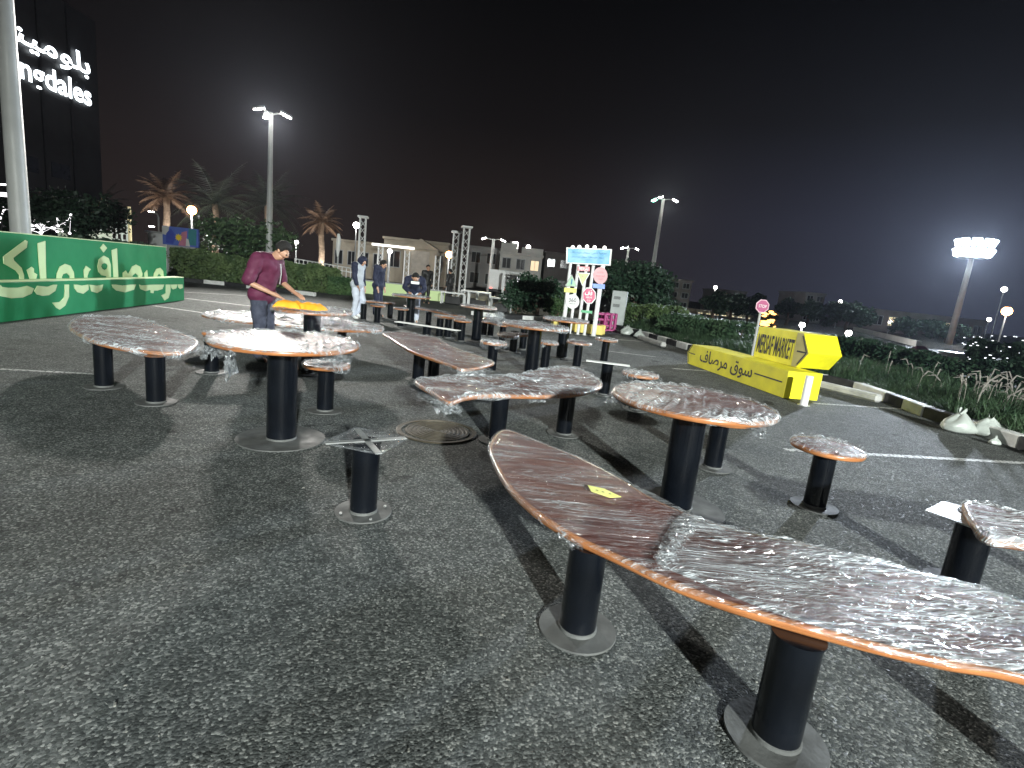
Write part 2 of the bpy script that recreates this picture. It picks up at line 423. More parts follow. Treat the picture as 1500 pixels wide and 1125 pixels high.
def flood():
    t = thing('floodlight_mast', 'dazzling blue-white floodlight mast beyond the planting at right', 'lamp post', (q.x, q.y, 0), 0, 'floodlight masts')
    mb = MB(); mb.cyl((q.x, q.y, 0), (q.x, q.y, q.z), .26, .18, n=16); mb.build('pole', M_POLE, t, smooth=True)
    mb = MB(); mb.cyl((q.x, q.y, q.z - .35), (q.x, q.y, q.z - .2), .9, .9, n=20); mb.build('crown_ring', M_GREY, t)
    for k in range(20):  # two tiers of heads, upper one added to widen the lamp's glare
        a = 2 * pi * (k + (.5 if k > 9 else 0)) / 10; c = Vector((q.x + cos(a) * 1.15, q.y + sin(a) * 1.15, q.z + .1 + (.75 if k > 9 else 0))); M = Matrix.Rotation(a, 3, 'Z') @ Matrix.Rotation(.35, 3, 'Y')
        h = MB(); h.box(c, (.16, .66, .62), M, .05); hd = h.build('lamp_head', M_GREY, t)
        h = MB(); h.box(c + M @ Vector((.1, 0, 0)), (.06, .60, .56), M, .03); h.build('lens', M_LAMPB, hd)
    mb = MB(); mb.cyl((q.x, q.y, q.z - .2), (q.x, q.y, q.z + 1.0), .2, n=14); mb.build('hub', M_GREY, t)
    ptlight('lamp_light', (q.x - 1.3, q.y - 1.5, q.z - .1), W_RIGHT, (.78, .88, 1.0), .45, t, aim=(0, 0, 0), cone=46)
flood()
mast((8, -21), 8.2, 'floodlight mast standing behind the viewer', 3, W_BACK, (.95, 1, .97), r=.13, aim=(2.8, 3.5, 0), cone=50)
mast((-15, -14), 8.2, 'added fill floodlight mast behind the viewer at left', 3, W_FILL, (.95, 1, .97), r=.13)
def mastpole():
    c = D(29, 320, 10.2); t = thing('thick_mast', 'thick grey mast rising out of the picture behind the green wall', 'mast', (c.x, c.y, 0))
    mb = MB(); mb.cyl((c.x, c.y, 0), (c.x, c.y, 9.5), .165, .11, n=28); mb.build('pole', M_POLE, t, smooth=True)
    mb = MB(); mb.cyl((c.x, c.y, 0), (c.x, c.y, .05), .32, n=28); mb.build('base_plate', M_STEEL, t)
    mb = MB(); mb.cyl((c.x, c.y, 9.5), (c.x, c.y, 9.7), .15, .05, n=20); mb.build('cap', M_GREY, t)
mastpole()
# ------------------------------------------------------------------ setting: ground
def ground():
    mb = MB(); xs = [-400, -60, -20, 0, 20, 60, 400]; ys = [-80, -20, 0, 10, 25, 60, 150, 600]
    for x in range(6):
        for y in range(7):
            mb.add([(xs[x], ys[y], 0), (xs[x + 1], ys[y], 0), (xs[x + 1], ys[y + 1], 0), (xs[x], ys[y + 1], 0)], [(0, 1, 2, 3)])
    o = mb.build('ground', M_ASPH); o['kind'] = 'structure'
ground()
def worn_white():
    m, t, b = newmat('worn_line_paint')
    n = N(t, 'ShaderNodeTexNoise'); n.inputs['Scale'].default_value = 30; n.inputs['Detail'].default_value = 6; t.links.new(coords(t), n.inputs['Vector'])
    a = ramp(t, n.outputs[0], [(.36, g(0)), (.5, g(.85))])
    b.inputs['Base Color'].default_value = (.5, .51, .49, 1); b.inputs['Roughness'].default_value = .7
    t.links.new(a, b.inputs['Alpha']); return m
M_LINE = worn_white()
def line(a, b, w=.09):
    a = Vector(a); b = Vector(b); d = (b - a).normalized(); n = Vector((-d.y, d.x, 0)) * w / 2
    return [a - n, b - n, b + n, a + n]
mb = MB()
def seg(p, q, w=.09):
    A = P(*p); B = P(*q); A.z = B.z = .004; mb.add(line(A, B, w), [(0, 1, 2, 3)])
seg((1150, 659), (1560, 682), .09); seg((1192, 591), (1330, 600), .09)
seg((270, 437), (372, 449), .12); seg((270, 428), (360, 433), .12); seg((225, 448), (330, 463), .12); seg((0, 541), (150, 549), .06); seg((896, 497), (1010, 505), .1)
seg((985, 540), (1150, 552), .1); seg((878, 513), (960, 523), .08)
o = mb.build('parking_lines', M_LINE); o['kind'] = 'structure'

def manhole():
    c = P(640, 632); t = thing('manhole_cover', 'round rusty brown manhole cover set in the asphalt', 'manhole cover', (c.x, c.y, 0))
    m = paint('rusty_iron', (.05, .042, .026), .6, .3, 12, metal=.4, bump=.4)
    mb = MB()
    n = 48
    def ring(r0, z0, r1, z1):
        vs = [(c.x + cos(2 * pi * i / n) * r, c.y + sin(2 * pi * i / n) * r, z) for r, z in ((r0, z0), (r1, z1)) for i in range(n)]
        mb.add(vs, [(i, n + i, n + (i + 1) % n, (i + 1) % n) for i in range(n)])
    prof = [(.001, .006)]
    r = .03
    while r < .31:
        prof += [(r, .006), (r + .004, .011), (r + .018, .011), (r + .022, .006)]; r += .04
    for a, b in zip(prof, prof[1:]): ring(b[0], b[1], a[0], a[1])
    mb.build('cover', m, t)
    mb = MB()
    prof = [(.322, .003), (.324, .012), (.36, .012), (.37, .003)]
    for a, b in zip(prof, prof[1:]): ring(b[0], b[1], a[0], a[1])
    mb.build('rim', m, t)
manhole()

# ------------------------------------------------------------------ furniture
ZS, ZT = .465, .775
def smooth_outline(pts, n=150):
    pts = [Vector((p[0], p[1])) for p in pts]; m = len(pts); out = []
    # centripetal-ish: uniform Catmull-Rom, sampled by arc length
    dense = []
    for i in range(m):
        p0, p1, p2, p3 = pts[i - 1], pts[i], pts[(i + 1) % m], pts[(i + 2) % m]
        for k in range(12):
            t = k / 12
            dense.append(.5 * ((2 * p1) + (p2 - p0) * t + (2 * p0 - 5 * p1 + 4 * p2 - p3) * t * t + (3 * p1 - p0 - 3 * p2 + p3) * t ** 3))
    L = [0]
    for i in range(len(dense)): L.append(L[-1] + (dense[(i + 1) % len(dense)] - dense[i]).length)
    j = 0
    for k in range(n):
        d = L[-1] * k / n
        while L[j + 1] < d: j += 1
        f = (d - L[j]) / max(1e-9, L[j + 1] - L[j]); out.append(dense[j].lerp(dense[(j + 1) % len(dense)], f))
    ar = sum(out[i].x * out[(i + 1) % n].y - out[(i + 1) % n].x * out[i].y for i in range(n))
    if ar < 0: out.reverse()
    return out
def normals(o):
    n = len(o); r = []
    for i in range(n):
        d = (o[(i + 1) % n] - o[i - 1]).normalized(); r.append(Vector((d.y, -d.x)))
    return r
def circle(c, r, n=120, sy=1.0): return [Vector((c[0] + cos(2 * pi * i / n) * r, c[1] + sin(2 * pi * i / n) * r * sy)) for i in range(n)]

def top_board(o, z, root, th=.032):
    mb = MB(); mb.prism([p for p in o], z - th, z)
    mb.build('tabletop', M_WOOD, root)
    nn = normals(o); n = len(o); mb = MB()
    prof = [(-.010, -th - .001), (.004, -th - .001), (.009, -th + .006), (.010, -th / 2), (.009, -.006), (.004, .0015), (-.010, .0015)]
    vs = [(o[i].x + nn[i].x * a, o[i].y + nn[i].y * a, z + b) for a, b in prof for i in range(n)]
    fs = [(k * n + i, k * n + (i + 1) % n, (k + 1) * n + (i + 1) % n, (k + 1) * n + i) for k in range(len(prof) - 1) for i in range(n)]
    mb.add(vs, fs); mb.build('edge_band', M_EDGE, root, smooth=True, angle=80)

def wrap(o, z, root, ang, seed, mat, rings=26, amp=1.0, over=1.0, name='plastic_wrap', rim=1.0):
    c = Vector((0, 0))
    for p in o: c += p
    c /= len(o); n = len(o); nn = normals(o); mb = MB(); vs = []
    ca, sa = cos(ang), sin(ang)
    def hgt(x, y, e):
        u = (x * ca + y * sa); v = (-x * sa + y * ca)
        v += .07 * noise.noise((u * 2.6, v * 2.6, seed)); r1 = abs(noise.noise((u * .9, v * 17, seed))); r2 = abs(noise.noise((u * 1.9 + 5, v * 38, seed + 9)))
        r3 = noise.noise((x * 9, y * 9, seed + 3))
        bunch = abs(noise.noise((x * 28, y * 28, seed)))
        return amp * (.002 + .020 * max(0, .5 - 1.6 * r1) + .012 * max(0, .5 - 1.5 * r2) + .008 * max(0, r3) + e * .022 * max(0, .4 - bunch) * rim)
    for k in range(rings):
        s = ((k + .5) / rings) ** .8 if k < rings - 1 else 1.0
        for i in range(n):
            q = c + (o[i] - c) * s; e = max(0, (s - .8) / .2) ** 2
            vs.append((q.x, q.y, z + .003 + hgt(q.x, q.y, e)))
    sk = [(.010, .000), (.015, -.012), (.016, -.026), (.010, -.040), (.0, -.048), (-.02, -.050)]
    for a, b in sk:
        for i in range(n):
            w = noise.noise((o[i].x * 2.3, o[i].y * 2.3, seed + 20)); w = max(.08, min(1.3, .62 + w * 1.6)) * over
            ru = noise.noise((o[i].x * 26, o[i].y * 26, seed + b * 60)) * .011 * rim
            vs.append((o[i].x + nn[i].x * (a * 1.0 + .003 + ru * (1 if b < 0 else .4)), o[i].y + nn[i].y * (a + .003 + ru), z + b * w + (.004 if b == 0 else 0) + ru * .5))
    R_ = rings + len(sk)
    fs = [(k * n + i, k * n + (i + 1) % n, (k + 1) * n + (i + 1) % n, (k + 1) * n + i) for k in range(R_ - 1) for i in range(n)]
    fs.append(tuple(range(n))[::-1])
    mb.add(vs, fs)
    return mb.build(name, mat, root, smooth=True, angle=50)

def tatter(mb, p, sx_, sy_, drop, rn, nx=12, ny=8, ang=None):
    """a loose crumpled flap of film hanging from p"""
    p = Vector(p); a = rn.uniform(0, 6.28) if ang is None else ang; ux = Vector((cos(a), sin(a), 0)); uy = Vector((-sin(a), cos(a), 0)); vs = []; sd = rn.uniform(0, 50)
    for j in range(ny + 1):
        for i in range(nx + 1):
            s = i / nx - .5; t = j / ny
            q = p + ux * s * sx_ * (1 - .5 * t * abs(noise.noise((i * .5, sd, 0)) * 2)) + uy * (noise.noise((i * .9, j * .7, sd)) * sy_) + Vector((0, 0, -t * drop * (.6 + .8 * abs(noise.noise((i * .6, sd, 3)) * 1.6))))
            q += Vector((noise.noise((i * 1.3, j * 1.3, sd + 7)), noise.noise((i * 1.3, j * 1.3, sd + 13)), noise.noise((i * 1.3, j * 1.3, sd + 19)))) * .03
            vs.append(q)
    fs = [(j * (nx + 1) + i, j * (nx + 1) + i + 1, (j + 1) * (nx + 1) + i + 1, (j + 1) * (nx + 1) + i) for j in range(ny) for i in range(nx)]
    mb.add(vs, fs)

def column(root, c, z, r=.077, rb=.165, bolts=4, name='column'):
    mb = MB(); x, y = c
    mb.cyl((x, y, .012), (x, y, z - .008), r, n=40)
    col = mb.build('column', M_BLACK, root, smooth=True)
    mb = MB(); n = 48
    prof = [(r + .006, .012), (r + .004, .024), (r - .002, .028)]
    vs = [(x + cos(2 * pi * i / n) * a, y + sin(2 * pi * i / n) * a, b) for a, b in prof for i in range(n)]
    mb.add(vs, [(k * n + i, k * n + (i + 1) % n, (k + 1) * n + (i + 1) % n, (k + 1) * n + i) for k in range(2) for i in range(n)])
    mb.build('weld_collar', M_DARKSTEEL, root, smooth=True)
    mb = MB(); mb.cyl((x, y, .0045), (x, y, .0125), rb, rb - .002, n=56)
    mb.build('base_plate', M_DARKSTEEL, root, smooth=True)
    mb = MB(); mb.cyl((x, y, z - .009), (x, y, z - .001), r + .006, n=32)
    mb.build('mounting_plate', M_BLACK, root)
    if bolts:
        for k in range(bolts):
            a = .6 + k * 2 * pi / bolts; q = (x + cos(a) * rb * .8, y + sin(a) * rb * .8)
            b = MB(); b.cyl((*q, .012), (*q, .021), .009, n=6); b.build('bolt', M_STEEL, root)

G_STOOL = 'round stools wrapped in film'; G_BENCH = 'leaf-shaped benches wrapped in film'; G_TABLE = 'round tables wrapped in film'
def stool(base, label, seed=0, r=.245, z=ZS, film_i=0, tats=0, off=(0, 0), over=1.0, amp=1.3, bolts=0, group=G_STOOL, bright=None):
    rn = random.Random(seed)
    t = thing('round_stool', label, 'stool', (base.x, base.y, 0), 0, group)
    c = (base.x + off[0], base.y + off[1]); o = circle(c, r, 96)
    top_board(o, z, t); wrap(o, z, t, rn.uniform(0, 3), seed, FILMS[film_i], rings=18, amp=amp, over=over)
    column(t, (base.x, base.y), z - .032, bolts=bolts)
    if tats:
        for k in range(tats):
            mb = MB(); a = rn.uniform(0, 6.28); tatter(mb, (c[0] + cos(a) * r * .95, c[1] + sin(a) * r * .95, z - .015), .13, .05, .06, rn)
            mb.build('loose_film', M_TATTER, t, smooth=True, angle=175)
    return t
def bench(pts, legs, label, seed=0, z=ZS, film_i=0, ang=0.0, amp=1.0, over=1.0, tats=(), bolts=0, group=G_BENCH, mat=None, rings=30, n=170, name='curved_bench', rl=.077, rim=1.0):
    rn = random.Random(seed)
    o = smooth_outline(pts, n)
    t = thing(name, label, 'bench', (legs[0][0], legs[0][1], 0), 0, group)
    top_board(o, z, t); wrap(o, z, t, ang, seed, mat or FILMS[film_i], rings=rings, amp=amp, over=over, rim=rim)
    for l in legs: column(t, (l[0], l[1]), z - .032, bolts=bolts, r=rl)
    if tats:
        for p, sx_, dr in tats: mb = MB(); tatter(mb, p, sx_, .05, dr * .8, rn); mb.build('loose_film', M_TATTER, t, smooth=True, angle=175)
    return t
def rtable(base, label, seed=0, r=.55, z=ZT, film_i=3, off=(0, 0), tats=(), amp=1.35, over=1.0, rc=.11, rb=.33, bolts=0, wrapit=True):
    rn = random.Random(seed)
    t = thing('round_table', label, 'table', (base[0], base[1], 0), 0, G_TABLE)
    c = (base[0] + off[0], base[1] + off[1]); o = circle(c, r, 190)
    top_board(o, z, t)
    if wrapit: wrap(o, z, t, rn.uniform(0, 3), seed, FILMS[film_i], rings=38, amp=amp, over=over)
    column(t, (base[0], base[1]), z - .032, r=rc, rb=rb, bolts=bolts)
    if tats:
        for p, sx_, dr in tats: mb = MB(); tatter(mb, p, sx_, .06, dr * .7, rn, 16, 10); mb.build('loose_film', M_TATTER, t, smooth=True, angle=175)
    return t
def pl(z, *pts): return [P(x, y, z) for x, y in pts]

# near curved bench, right foreground
zT = .43
T1 = pl(zT, (720, 662), (722, 645), (732, 633), (748, 632), (790, 648), (850, 672), (905, 700), (960, 733), (1060, 772), (1200, 803), (1350, 840), (1500, 884)) + \
     [Vector((2.3, 1.60, zT)), Vector((2.55, 1.40, zT)), Vector((2.45, 1.22, zT)), Vector((2.0, 1.25, zT))] + \
     pl(zT, (1500, 988), (1380, 966), (1250, 935), (1100, 893), (1000, 858), (900, 812), (835, 781), (780, 744), (742, 706))
lg = [P(845, 922), P(1130, 1080)]
t1 = bench(T1, [(lg[0].x, lg[0].y), (lg[1].x + .01, lg[1].y), (1.9, 1.36)], 'large dark red crescent bench in the right foreground with a yellow sticker under its film', 3, z=zT, mat=M_FILM_T1, ang=-.33, amp=.55, over=.3, bolts=0, rings=46, n=300, rim=.35)
def extras_T1():
    mb = MB(); rn = random.Random(5)
    a = P(1012, 762, zT + .020); b = P(966, 832, zT + .020)
    for k in range(26):
        q = a.lerp(b, k / 25) + Vector((rn.uniform(-.012, .012), rn.uniform(-.012, .012), 0))
        mb2 = []
        sd = rn.uniform(0, 99); nx = 6
        w = rn.uniform(.02, .045)
        vs = [q + Vector(((i / nx - .5) * w * 1.6, (j / nx - .5) * w, 0)) + Vector((noise.noise((i * 1.1, j * 1.1, sd)), noise.noise((i * 1.1, j * 1.1, sd + 5)), abs(noise.noise((i * 1.1, j * 1.1, sd + 9))))) * .022 for j in range(nx + 1) for i in range(nx + 1)]
        mb.add(vs, [(j * (nx + 1) + i, j * (nx + 1) + i + 1, (j + 1) * (nx + 1) + i + 1, (j + 1) * (nx + 1) + i) for j in range(nx) for i in range(nx)])
    mb.build('crumpled_seam', M_TATTER, t1, smooth=True)
    for k in range(4):
        mb = MB(); q = P(*[(800, 762), (828, 782), (760, 720), (845, 795)][k], zT - .01); tatter(mb, q, .07, .015, .025, rn, 8, 5, ang=-.6); mb.build('loose_film', M_TATTER, t1, smooth=True)
    o2 = pl(zT, (1004, 757), (1060, 773), (1200, 804), (1350, 841), (1500, 885)) + [Vector((2.28, 1.60, zT)), Vector((2.52, 1.40, zT)), Vector((2.42, 1.23, zT)), Vector((2.0, 1.26, zT))] + pl(zT, (1500, 984), (1380, 960), (1250, 928), (1150, 900), (1075, 872), (1020, 848), (972, 826), (972, 805), (985, 778))
    wrap(smooth_outline(o2, 260), zT + .004, t1, -.38, 8, M_FILM_T2, rings=46, amp=.8, over=.06, rim=.5, name='over_wrap')
    mb = MB(); q = [P(861, 711, zT + .02), P(885, 716, zT + .02), P(910, 728, zT + .018), P(893, 729, zT + .02), P(866, 720, zT + .02)]
    mb.slab([q], (0, 0, 1), .0015)
    s = mb.build('sticker', paint('yellow_sticker', (.75, .78, .22), .5), t1)
    mb = MB()
    for f in (.3, .5, .72):
        cc = P(861 + 45 * f, 714.5 + 12 * f, zT + .0225); mb.box(cc, (.012, .005, .0012), Matrix.Rotation(-.5, 3, 'Z'))
    mb.build('sticker_marks', M_INK, s)
extras_T1()

# second crescent bench, centre
I_ = pl(ZS, (609, 558), (635, 575), (657, 588), (668, 586), (684, 581), (721, 578), (793, 579), (847, 576), (873, 569), (880, 561), (861, 547), (838, 540), (795, 542), (760, 550), (729, 552), (665, 552), (635, 554))
l1 = P(727, 646); l2 = P(825, 636)
bench(I_, [(l1.x, l1.y), (l2.x, l2.y)], 'wide leaf-shaped bench in the centre, right half white with creased film', 11, ang=.75, amp=1.6, film_i=1,
      tats=[((P(640, 580, ZS)), .35, .10), (P(655, 590, ZS), .3, .12), (P(785, 582, ZS - .03), .2, .06)])
# tilted bench behind it
Hh = pl(ZS, (562, 488), (589, 487), (612, 490), (640, 496), (662, 508), (716, 527), (718, 533), (682, 540), (655, 532), (606, 515), (589, 506), (571, 494))
a = P(612, 557); b = P(634, 556)
bench(Hh, [(a.x, a.y), (b.x, b.y)], 'tilted pointed bench behind the centre bench, film folded at its right end', 17, ang=-1.0, film_i=4, amp=1.2, tats=[(P(690, 541, ZS), .3, .12), (P(706, 538, ZS), .25, .14)])
# left bench
A_ = pl(ZS, (102, 478), (112, 468), (130, 464.5), (169, 464.5), (201, 467), (240, 479), (268, 490), (288, 499), (284, 508), (265, 515.5), (219, 514), (169, 507), (138, 499), (115, 488))
a = P(153, 567); b = P(229, 590)
bench(A_, [(a.x, a.y), (b.x, b.y)], 'leaf-shaped bench nearest the green wall, pale with tight film', 23, ang=-.5, film_i=2, amp=1.5, tats=[(P(250, 516, ZS - .02), .3, .06)])
# bench whose top hides behind the left round table
a = P(310, 546); b = P(450, 548)
c0 = P(303, 487, ZS); c1 = P(472, 492, ZS)
Eo = [c0 + Vector((-.05, .0, 0)), c0 + Vector((.15, .22, 0)), c0.lerp(c1, .4) + Vector((.1, .30, 0)), c0.lerp(c1, .75) + Vector((.12, .2, 0)), c1 + Vector((.05, .02, 0)), c0.lerp(c1, .7) + Vector((.04, -.14, 0)), c0.lerp(c1, .3) + Vector((0, -.16, 0))]
bench(Eo, [(a.x, a.y), (b.x, b.y)], 'bench hidden behind the left round table, a black column showing on each side', 29, ang=.4, film_i=3)
# long film-covered bench in front of the man
Dd = pl(ZS, (296, 460), (325, 458), (380, 458), (450, 462), (520, 472), (559, 479.5), (553, 484), (520, 484), (470, 481), (400, 474), (350, 470), (320, 466))
a = P(385, 503); b = P(500, 512)
bench(Dd, [(a.x, a.y), (b.x, b.y)], 'long white film-covered bench in front of the man in the maroon shirt', 31, ang=.1, film_i=2, amp=1.8, tats=[(P(520, 484, ZS), .4, .10), (P(555, 482, ZS), .3, .12), (P(330, 466, ZS), .4, .06)])

# left round table
B0 = P(412, 643)
rtable((B0.x, B0.y), 'round table at left with shreds of loose film hanging under its rim', 37, r=.545, off=(-.03, .12), film_i=3,
       tats=[((B0.x - .36, B0.y - .25, ZT - .03), .30, .15), ((B0.x - .22, B0.y - .34, ZT - .03), .24, .20), ((B0.x + .42, B0.y - .1, ZT - .03), .3, .12)])
# right-centre round table
J0 = P(988, 743)
rtable((J0.x, J0.y), 'orange-rimmed round table right of centre, close behind the foreground bench', 41, r=.52, off=(.0, .02), film_i=1, z=.765, over=.75,
       tats=[((J0.x + .30, J0.y - .33, .74), .30, .12), ((J0.x - .46, J0.y - .1, .74), .3, .08)])
# table where the man works
C0 = P(458, 453, ZT); C0.z = 0
tC = rtable((C0.x, C0.y), 'round table under orange cloths beside the man in the maroon shirt', 43, r=.50, film_i=3,
       tats=[((C0.x + .3, C0.y - .3, ZT - .03), .4, .2), ((C0.x + .45, C0.y - .05, ZT - .03), .3, .2)])
def cloth():
    m = paint('orange_cloth', (.85, .36, .015), .75, .12, 9)
    for k, (px, py, w, d, rz, lab) in enumerate([(424, 446, .33, .24, .1, 'folded orange cloth on the round table, nearer the man'), (456, 449, .34, .22, -.25, 'folded orange cloth on the round table, further from the man')]):
        c = P(px, py, ZT + .05); nx, ny = 16, 12; vs = []
        for j in range(ny + 1):
            for i in range(nx + 1):
                u, v = i / nx - .5, j / ny - .5; e = max(abs(u), abs(v)) * 2
                h = .075 * (1 - e ** 4) + .022 * noise.noise((u * 5, v * 5, k * 7 + 1)) * (1 - e ** 6) + .012
                vs.append(Vector((c.x, c.y, ZT + .012 + h)) + Matrix.Rotation(rz, 3, 'Z') @ Vector((u * w * (1 + .1 * noise.noise((v * 4, k, 0))), v * d * (1 + .15 * noise.noise((u * 4, k, 3))), 0)))
        mb = MB(); n0 = len(vs)
        fs = [(j * (nx + 1) + i, j * (nx + 1) + i + 1, (j + 1) * (nx + 1) + i + 1, (j + 1) * (nx + 1) + i) for j in range(ny) for i in range(nx)]
        rim = [i for i in range(nx + 1)] + [j * (nx + 1) + nx for j in range(1, ny + 1)] + [ny * (nx + 1) + i for i in range(nx - 1, -1, -1)] + [j * (nx + 1) for j in range(ny - 1, 0, -1)]
        lo = [Vector((vs[i].x, vs[i].y, ZT + .006)) for i in rim]; vs2 = vs + lo
        L = len(rim); fs += [(rim[q], n0 + q, n0 + (q + 1) % L, rim[(q + 1) % L]) for q in range(L)]; fs.append(tuple(n0 + q for q in range(L)))
        mb.add(vs2, fs); tag(mb.build('folded_cloth', m, None, smooth=True), lab, 'cloth', 'orange cloths on the table')
cloth()

# near stools
F0 = P(476, 602)
stool(F0, 'round stool close behind the left round table, film bunched at its right side', 47, r=.205, off=(.0, .0), film_i=3, tats=4, over=1.3)
K0 = P(1043, 685)
stool(K0, 'round stool hidden behind the right-centre round table, only its black column showing', 53)
L0 = P(930, 600)
stool(L0, 'small white-topped stool just behind the right-centre round table', 59, r=.215, film_i=3, tats=2)
M0 = P(1192, 742)
stool(M0, 'round stool standing alone on the open asphalt at right', 61, r=.235, film_i=3, over=.8, amp=1.6, z=.475)
# bench cut by the right edge
a = P(1403, 857)
NN = pl(ZS, (1415, 737), (1440, 738), (1500, 753)) + [Vector((3.5, 2.62, ZS)), Vector((3.9, 2.45, ZS)), Vector((3.85, 2.25, ZS)), Vector((3.3, 2.22, ZS))] + pl(ZS, (1500, 797), (1446, 788), (1427, 766), (1416, 748))
tN = bench(NN, [(a.x, a.y), (3.45, 2.45)], 'bench cut off by the right picture edge, steel plate projecting at its left', 67, ang=-.3, film_i=2, amp=1.3, rl=.085)
mb = MB(); q = pl(ZS - .036, (1355, 747), (1381, 734), (1418, 743), (1422, 771)); mb.slab([q], (0, 0, -1), .008); mb.build('steel_plate', M_STEEL, tN)

# pedestals without a seat
def pedestal(base, label, z=.44, arms=True, plate=None, rc=.077):
    t = thing('bare_pedestal', label, 'pedestal', (base.x, base.y, 0), 0, 'pedestals without a seat')
    x, y = base.x, base.y
    column(t, (x, y), z, r=rc)
    if arms:
        mb = MB()
        for a in (.55, .55 + pi / 2):
            mb.box((x, y, z + .002), (.46, .035, .006), Matrix.Rotation(a, 3, 'Z')); 
        mb.build('cross_bracket', M_STEEL, t)
        mb = MB(); o = [Vector((x + cos(a) * .23, y + sin(a) * .23)) for a in (.55, .55 + pi / 2, .55 + pi, .55 + 1.5 * pi)]
        o2 = []
        for k in range(4):
            for j in range(12): o2.append(o[k].lerp(o[(k + 1) % 4], j / 12))
        wrap(o2, z + .006, t, .4, 3, M_FILM_CLEAR, rings=10, amp=.12, over=.15, rim=.2)
    if plate:
        mb = MB(); mb.box((x, y, z + .008), (plate[0], plate[1], .012), Matrix.Rotation(plate[2], 3, 'Z'), bev=.003); mb.build('top_plate', M_KWHITE, t)
    return t
pedestal(P(532, 750), 'black pedestal with a cross-shaped steel bracket on top, left of the foreground bench')
pedestal(P(884, 578), 'black pedestal with a narrow pale plate on top, left of the right-centre round table', arms=False, plate=(.6, .12, -.15))
b = P(634, 530); pedestal(P(623, 514), 'black pedestal with a long pale plate, behind the pointed bench', arms=False, plate=(1.3, .16, -.35), z=.45)

# the far group
s = P(719, 544); stool(s, 'stool with ragged film left of the centre round table', 71, r=.2, film_i=3, tats=4)
s = P(777, 547); rtable((s.x, s.y), 'mid-distance round table with an orange front rim, just beyond the centre bench', 73, r=.52, film_i=1, tats=[((s.x - .45, s.y - .1, ZT), .3, .1)], rc=.11)
s = P(797, 540); stool(s, 'stool in a crumpled film bundle at the right side of the centre round table', 79, r=.19, film_i=3, tats=5)
s = P(844, 538); stool(s, 'small stool with a clean orange rim right of the centre round table', 83, r=.22, film_i=0)
s = P(884, 530); stool(s, 'stool with a tall crumpled film cap behind the narrow pale plate', 89, r=.22, film_i=3, tats=4)
s = P(822, 524); rtable((s.x, s.y), 'round table right before the post signs, covered in white film', 97, r=.45, film_i=3)
s = P(697, 499); rtable((s.x, s.y), 'far round table with a black column left of the white plastic heap', 101, r=.40, film_i=0, tats=[])
s = P(675, 500); stool(s, 'far stool with bare orange rim left of the far round table column', 103, r=.19, film_i=0)
s = P(718, 493); stool(s, 'far stool below the white plastic heap', 107, r=.19, film_i=0)
s = P(586, 479); stool(s, 'far stool in front of the man bending over the table', 109, r=.18, film_i=0)
s = P(588, 434, ZT); rtable((s.x + .1, s.y + .7), 'far round table where the man in dark clothes bends down', 113, r=.48, film_i=0)
s = P(552, 474); stool(s, 'far stool in front of the man in the navy jacket', 127, r=.18, film_i=0)
def simple_bench(p, q, w, legs, label, seed, film_i=0):
    p = P(*p, ZS); q = P(*q, ZS); d = (q - p); n = Vector((-d.y, d.x, 0)).normalized() * w
    if n.y < 0: n = -n
    pts = [p, p.lerp(q, .2) + n * .75, p.lerp(q, .5) + n * 1.05, p.lerp(q, .8) + n * .75, q, p.lerp(q, .8) - n * .35, p.lerp(q, .5) - n * .2, p.lerp(q, .2) - n * .35]
    bench(pts, [(P(*l).x, P(*l).y) for l in legs], label, seed, film_i=film_i, rings=12, n=90, amp=.8)
simple_bench((592, 447), (681, 464), .28, [(627, 478), (668, 487)], 'far long bench with a shiny orange edge, before the truss towers', 131)
simple_bench((637, 461), (680, 467), .25, [(643, 494), (655, 495)], 'far short bench on two close columns, left of the far round table', 137)
simple_bench((528, 440), (578, 444), .25, [(532, 469), (571, 467)], 'far bench behind the person in the pale hoodie', 139)
simple_bench((700, 468), (742, 477), .3, [(708, 492), (735, 500)], 'far brown bench under the white plastic heap', 149)
simple_bench((738, 492), (772, 489), .3, [(751, 516), (765, 512)], 'bench mostly behind the centre round table', 151, 3)
mb = MB(); rn = random.Random(8); q = P(730, 466, .55)
for k in range(9): tatter(mb, q + Vector((rn.uniform(-.25, .25), rn.uniform(-.1, .1), rn.uniform(-.02, .16))), .3, .14, .14, rn)
tag(mb.build('plastic_heap', M_TATTER, None, smooth=True), 'white heap of crumpled film lying on the far brown bench', 'plastic film')

rn = random.Random(77); mb = MB()
for k in range(60):
    c = P(rn.uniform(60, 1480), rn.uniform(640, 1110)) if k < 40 else P(rn.uniform(200, 1300), rn.uniform(520, 640)); s_ = rn.uniform(.002, .007)
    mb.box((c.x, c.y, .006), (s_ * 2, s_, .004), Matrix.Rotation(rn.uniform(0, 3), 3, 'Z') @ Matrix.Rotation(rn.uniform(-.3, .3), 3, 'X'))
o = mb.build('litter_specks', paint('litter', (.17, .17, .15), .8, .4, 30)); o['kind'] = 'stuff'; o['label'] = 'small pale scraps and grit scattered on the asphalt'
